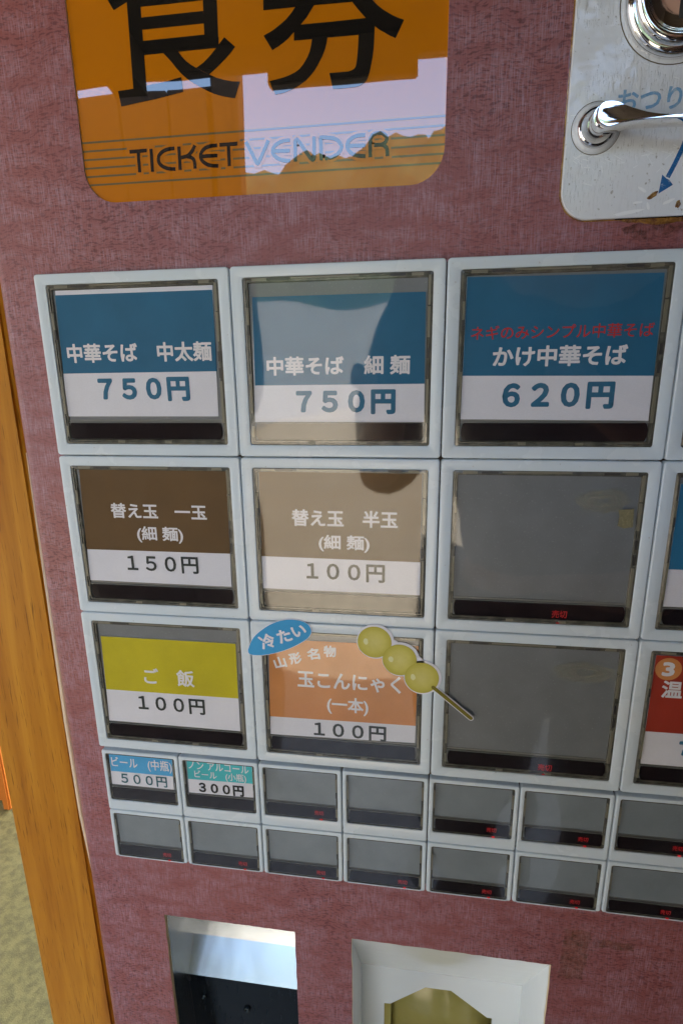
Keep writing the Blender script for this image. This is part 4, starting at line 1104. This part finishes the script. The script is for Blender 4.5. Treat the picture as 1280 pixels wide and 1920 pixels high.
# orange crate on the floor beyond the post
co = Vector((-1.22, 1.16, 0.004))
cr = empty('plastic_crate', co)
tag(cr, 'orange plastic crate standing on the concrete floor behind the wooden post', 'crate')
cw, cd_, ch_ = 0.20, 0.17, 0.30
rbox('crate_floor', (-cw+0.01, -cd_+0.01, 0.02), (cw-0.01, cd_-0.01, 0.03), MT['orange_crate'], cr, None, 0.002)
for s_ in (-1, 1):
    for z0, z1 in ((0.025, 0.10), (0.13, 0.20), (0.24, 0.30)):
        rbox('crate_rail', (-cw, s_*cd_-0.006, z0), (cw, s_*cd_+0.006, z1), MT['orange_crate'], cr, None, 0.003)
        rbox('crate_rail', (s_*cw-0.006, -cd_+0.008, z0), (s_*cw+0.006, cd_-0.008, z1), MT['orange_crate'], cr, None, 0.003)
for sx_ in (-1, 1):
    for sy_ in (-1, 1):
        rbox('crate_corner', (sx_*cw-0.012, sy_*cd_-0.012, 0.0), (sx_*cw+0.012, sy_*cd_+0.012, 0.30), MT['orange_crate'], cr, None, 0.004)
for i in range(-3, 4):
    rbox('crate_rib', (i*0.05-0.004, -cd_-0.010, 0.0205), (i*0.05+0.004, -cd_-0.0065, 0.295), MT['orange_crate'], cr, None, 0.001)

# shop front
bo = Vector((1.0, 0.6, 0))
shop = empty('shop_building', bo)
tag(shop, 'shop building with a plastered wall and a timber canopy over the vending machine', 'building')
def bpart(name, lo, hi, m, bev=0.004): 
    return rbox(name, lo, hi, m, shop, bo, bev)
bpart('wall', (0.63, 0.40, 0.0), (3.8, 0.52, 1.99), MT['plaster'])
EY, EZ = -0.95, 1.801
rbox('light_block_wall', (0.56, -0.90, 0.0), (0.62, 0.39, 1.78), MT['dark_wood'], shop, bo, 0.003)  # unseen wall added to block light from the right-hand columns
# sloping canopy deck
mb = MB(bo, raw=True)
def slope(y): return EZ + (y-EY)*0.16
for y0, y1 in ((EY, 2.6),):
    a = [(-1.6, y0, slope(y0)), (4.0, y0, slope(y0)), (4.0, y1, slope(y1)), (-1.6, y1, slope(y1))]
    b = [(p[0], p[1], p[2]+0.05) for p in a]
    mb.loops([a, b], cap0=True, cap1=True)
mb.build('canopy_deck', MT['beam'], shop)
rbox('fascia', (-1.62, EY-0.03, EZ-0.035), (4.02, EY-0.002, EZ+0.10), MT['beam'], shop, bo, 0.003)
for i in range(6):
    x = -1.5+i*1.05
    mb = MB(bo, raw=True)
    a = [(x, EY+0.01, slope(EY+0.01)-0.075), (x+0.06, EY+0.01, slope(EY+0.01)-0.075), (x+0.06, EY+0.01, slope(EY+0.01)-0.003), (x, EY+0.01, slope(EY+0.01)-0.003)]
    y = 2.55
    b = [(x, y, slope(y)-0.075), (x+0.06, y, slope(y)-0.075), (x+0.06, y, slope(y)-0.003), (x, y, slope(y)-0.003)]
    mb.loops([a, b], cap0=True, cap1=True); mb.build('rafter', MT['beam'], shop)
for x in (-1.55, 1.9):
    rbox('canopy_post', (x, EY+0.02, 0.0), (x+0.09, EY+0.11, EZ-0.07), MT['beam'], shop, bo, 0.004)

rbox('lintel_board', (-0.15, EY+0.005, 1.720), (0.115, EY+0.03, EZ-0.02), MT['beam'], shop, bo, 0.003)

# board screen at the left of the porch edge
ro = Vector((-0.58, -1.19, 0))
scr_ = empty('board_screen', ro)
tag(scr_, 'dark stained board screen on the left side of the porch in front of the machine', 'screen')
for i in range(4):
    x = -0.80 + i*0.115
    rbox('board', (x, -1.20, 0.03), (x+0.112, -1.18+0.002*(i % 2), 1.846), MT['dark_wood'], scr_, ro, 0.002)
rbox('screen_post', (-0.345, -1.215, 0.0), (-0.285, -1.165, 1.955), MT['dark_wood'], scr_, ro, 0.003)
rbox('screen_post', (-0.865, -1.215, 0.0), (-0.805, -1.165, 1.846), MT['dark_wood'], scr_, ro, 0.003)

# far wooded hill that closes the view in front of the porch
mb = MB(raw=True)
nx_, ny_ = 260, 20
gr = []
for i in range(nx_+1):
    rowi = []
    for j in range(ny_+1):
        x = -60 + 120*i/nx_; y = -24 - 26*j/ny_
        t = j/ny_
        hgt = 13.0*math.sin(min(1, t*1.5)*math.pi/2)*(1+0.25*math.sin(x*0.05+1)) + 1.3*noise.noise(Vector((x*0.35, y*0.35, 0)))*min(1, t*5) + 0.7*noise.noise(Vector((x*1.1, y*0.6, 4)))*min(1, t*5) + 0.35*noise.noise(Vector((x*3.1, y, 9)))*min(1, t*5)
        rowi.append(mb.pt((x, y, max(-0.2, hgt if j else -0.2))))
    gr.append(rowi)
for i in range(nx_):
    for j in range(ny_): mb.idx((gr[i][j], gr[i+1][j], gr[i+1][j+1], gr[i][j+1]))
hl = mb.build('hill', MT['hill'], None, True); hl['kind'] = 'structure'
wb = rbox('boundary_wall', (-14, -13.2, 0), (16, -13.0, 2.9), MT['plaster'], None, Vector((0, -13.1, 0)), 0.01); wb.location = (0, -13.1, 0)
tag(wb, 'long pale plastered wall across the sunlit yard, below the wooded hill', 'wall')

wl = rbox('added_left_wall', (-3.35, -9.0, 0), (-3.2, 3.6, 3.3), MT['added_wall'], None, Vector((-3.3, -2.7, 0)), 0.01); wl.location = (-3.3, -2.7, 0)  # unseen wall added to set the light arriving from the left
tag(wl, 'tall grey wall added out of view at the left to shape the light', 'wall')

# ============================================================ PERSON taking the picture (seen only as a reflection)
pr = empty('person', Vector((0.325, -0.56, 0)))
tag(pr, 'person in dark shirt and trousers standing before the machine with both hands raised', 'person')
pr.rotation_euler.z = math.radians(6)
MT['skin'] = mat('skin', (0.42, 0.24, 0.16), 0.5)
MT['shirt'] = mat('navy_shirt_cloth', (0.012, 0.014, 0.022), 0.8)
MT['trousers'] = mat('dark_trouser_cloth', (0.016, 0.014, 0.014), 0.8)
MT['hair'] = mat('black_hair', (0.012, 0.01, 0.009), 0.5)
MT['shoe'] = mat('brown_shoe', (0.06, 0.035, 0.02), 0.5)
def skinned(name, chain, m, parent, lv=2):
    """chain: dict name -> (pos, radius, parent name); one continuous skin surface, evaluated to a mesh"""
    keys = list(chain); idx = {k: i for i, k in enumerate(keys)}
    me = bpy.data.meshes.new(name)
    me.from_pydata([chain[k][0] for k in keys], [(idx[k], idx[chain[k][2]]) for k in keys if chain[k][2]], [])
    o = bpy.data.objects.new(name, me); COL.objects.link(o)
    md = o.modifiers.new('skin', 'SKIN'); md.branch_smoothing = 0.6
    md2 = o.modifiers.new('sub', 'SUBSURF'); md2.levels = lv; md2.render_levels = lv
    for i, k in enumerate(keys):
        r = chain[k][1]
        me.skin_vertices[0].data[i].radius = r if isinstance(r, tuple) else (r, r)
        me.skin_vertices[0].data[i].use_root = (chain[k][2] is None)
    dg = bpy.context.evaluated_depsgraph_get()
    m2 = bpy.data.meshes.new_from_object(o.evaluated_get(dg))
    bpy.data.objects.remove(o); bpy.data.meshes.remove(me)
    m2.name = name
    return link(name, m2, parent, [m], True)
# origin at the feet; faces +Y (towards the machine)
body = {
 'pelvis': ((0, 0, 0.93), (0.15, 0.10), None), 'belly': ((0, 0.0, 1.06), (0.14, 0.10), 'pelvis'), 'chest': ((0, 0.0, 1.24), (0.155, 0.105), 'belly'),
 'collar': ((0.03, 0.01, 1.36), (0.10, 0.075), 'chest'), 'neck': ((0.06, 0.02, 1.43), 0.052, 'collar'), 'jaw': ((0.09, 0.055, 1.50), (0.062, 0.072), 'neck'),
 'head': ((0.11, 0.055, 1.575), (0.076, 0.092), 'jaw'), 'crown': ((0.12, 0.045, 1.65), (0.06, 0.075), 'head')}
for s, n_ in ((-1, 'l'), (1, 'r')):
    body['sh'+n_] = ((s*0.17, 0.0, 1.34), 0.058, 'collar')
    body['el'+n_] = ((s*0.235, -0.02, 1.09), 0.042, 'sh'+n_)
    body['fa'+n_] = ((s*0.20 - 0.03, 0.08, 1.11), 0.036, 'el'+n_)
    body['wr'+n_] = ((s*0.11 - 0.09, 0.17, 1.16), 0.024, 'fa'+n_)
    body['pa'+n_] = ((s*0.08 - 0.12, 0.215, 1.195), (0.030, 0.018), 'wr'+n_)
    body['hip'+n_] = ((s*0.09, 0, 0.88), 0.088, 'pelvis')
    body['kn'+n_] = ((s*0.10, 0.02, 0.49), 0.056, 'hip'+n_)
    body['an'+n_] = ((s*0.11, -0.02, 0.09), 0.038, 'kn'+n_)
    body['toe'+n_] = ((s*0.12, 0.13, 0.035), 0.030, 'an'+n_)
    for f, (dx, ln) in enumerate(((-0.024, 0.060), (-0.008, 0.070), (0.008, 0.066), (0.023, 0.052))):
        b0 = Vector((s*0.08-0.125+dx, 0.235, 1.21))
        body['f%d%s' % (f, n_)] = (tuple(b0), 0.0085, 'pa'+n_)
        body['g%d%s' % (f, n_)] = (tuple(b0+Vector((-s*0.010, ln*0.55, 0.012))), 0.0075, 'f%d%s' % (f, n_))
        body['h%d%s' % (f, n_)] = (tuple(b0+Vector((-s*0.026, ln*0.85, 0.002))), 0.0065, 'g%d%s' % (f, n_))
    body['t0'+n_] = ((s*0.08-0.12-s*0.030, 0.215, 1.215), 0.010, 'pa'+n_)
    body['t1'+n_] = ((s*0.08-0.12-s*0.045, 0.240, 1.230), 0.0085, 't0'+n_)
bd = skinned('body', body, MT['skin'], pr)
shirt = {'waist': ((0, 0, 0.92), (0.175, 0.125), None), 'belly': ((0, 0, 1.06), (0.165, 0.125), 'waist'), 'chest': ((0, 0, 1.24), (0.178, 0.128), 'belly'), 'collar': ((0, 0.01, 1.365), (0.115, 0.09), 'chest')}
for s, n_ in ((-1, 'l'), (1, 'r')):
    shirt['sh'+n_] = ((s*0.175, 0.0, 1.34), 0.075, 'collar'); shirt['el'+n_] = ((s*0.235, -0.02, 1.095), 0.058, 'sh'+n_); shirt['fa'+n_] = ((s*0.18-0.035, 0.095, 1.12), 0.045, 'el'+n_)
skinned('shirt', shirt, MT['shirt'], pr)
tro = {'waist': ((0, 0, 0.94), (0.155, 0.115), None)}
for s, n_ in ((-1, 'l'), (1, 'r')):
    tro['hip'+n_] = ((s*0.09, 0, 0.86), 0.105, 'waist'); tro['kn'+n_] = ((s*0.10, 0.02, 0.49), 0.076, 'hip'+n_); tro['an'+n_] = ((s*0.11, -0.015, 0.12), 0.062, 'kn'+n_)
skinned('trousers', tro, MT['trousers'], pr)
hair = {'a': ((0.105, 0.0, 1.55), (0.075, 0.055), None), 'b': ((0.115, 0.015, 1.62), (0.083, 0.085), 'a'), 'c': ((0.12, 0.045, 1.672), (0.07, 0.08), 'b')}
skinned('hair', hair, MT['hair'], pr)
for s in (-1, 1):
    skinned('shoe', {'h': ((s*0.11, -0.04, 0.045), 0.045, None), 'm': ((s*0.113, 0.04, 0.045), 0.046, 'h'), 't': ((s*0.12, 0.14, 0.035), 0.038, 'm')}, MT['shoe'], pr)
    ey = MB(raw=True)
    rings = [[(0.11+s*0.03+0.012*math.sin(a)*math.cos(b), 0.137+0.008*math.cos(a), 1.585+0.008*math.sin(a)*math.sin(b)) for b in [2*math.pi*k/12 for k in range(12)]] for a in (1.5, 1.1, 0.7, 0.3)]
    ey.loops(rings, cap1=True); ey.build('eye', MT['hair'], pr, True)
nsm = MB(raw=True)
nsm.loops([[(0.104, 0.14, 1.59), (0.116, 0.14, 1.59), (0.110, 0.145, 1.59)], [(0.095, 0.135, 1.545), (0.125, 0.135, 1.545), (0.11, 0.165, 1.548)]], cap0=True, cap1=True); nsm.build('nose', MT['skin'], pr, True)

# the compact camera in the person's hands, just behind the picture's viewpoint
cmo = Vector((0.16, -0.205, 1.215))
cm = empty('compact_camera', cmo)
tag(cm, 'small black camera held up close in front of the menu buttons', 'camera')
MT['black_plastic'] = mat('black_camera_plastic', (0.015, 0.015, 0.016), 0.45)
rbox('camera_shell', (-0.055, -0.050, -0.034), (0.060, -0.020, 0.034), MT['black_plastic'], cm, None, 0.004)
rbox('grip', (0.040, -0.019, -0.032), (0.058, -0.008, 0.028), MT['black_plastic'], cm, None, 0.003)
rbox('shutter_button', (0.038, -0.042, 0.0345), (0.050, -0.030, 0.038), MT['black_plastic'], cm, None, 0.001)
lb = MB(raw=True)
lb.loops([[(-0.0275+r*math.cos(2*math.pi*k/24), y, r*math.sin(2*math.pi*k/24)) for k in range(24)] for r, y in ((0.024, -0.0195), (0.024, -0.003), (0.021, 0.001), (0.019, 0.001), (0.017, -0.006), (0.004, -0.004))], cap1=True)
lb.build('lens_barrel', MT['black_plastic'], cm, True)
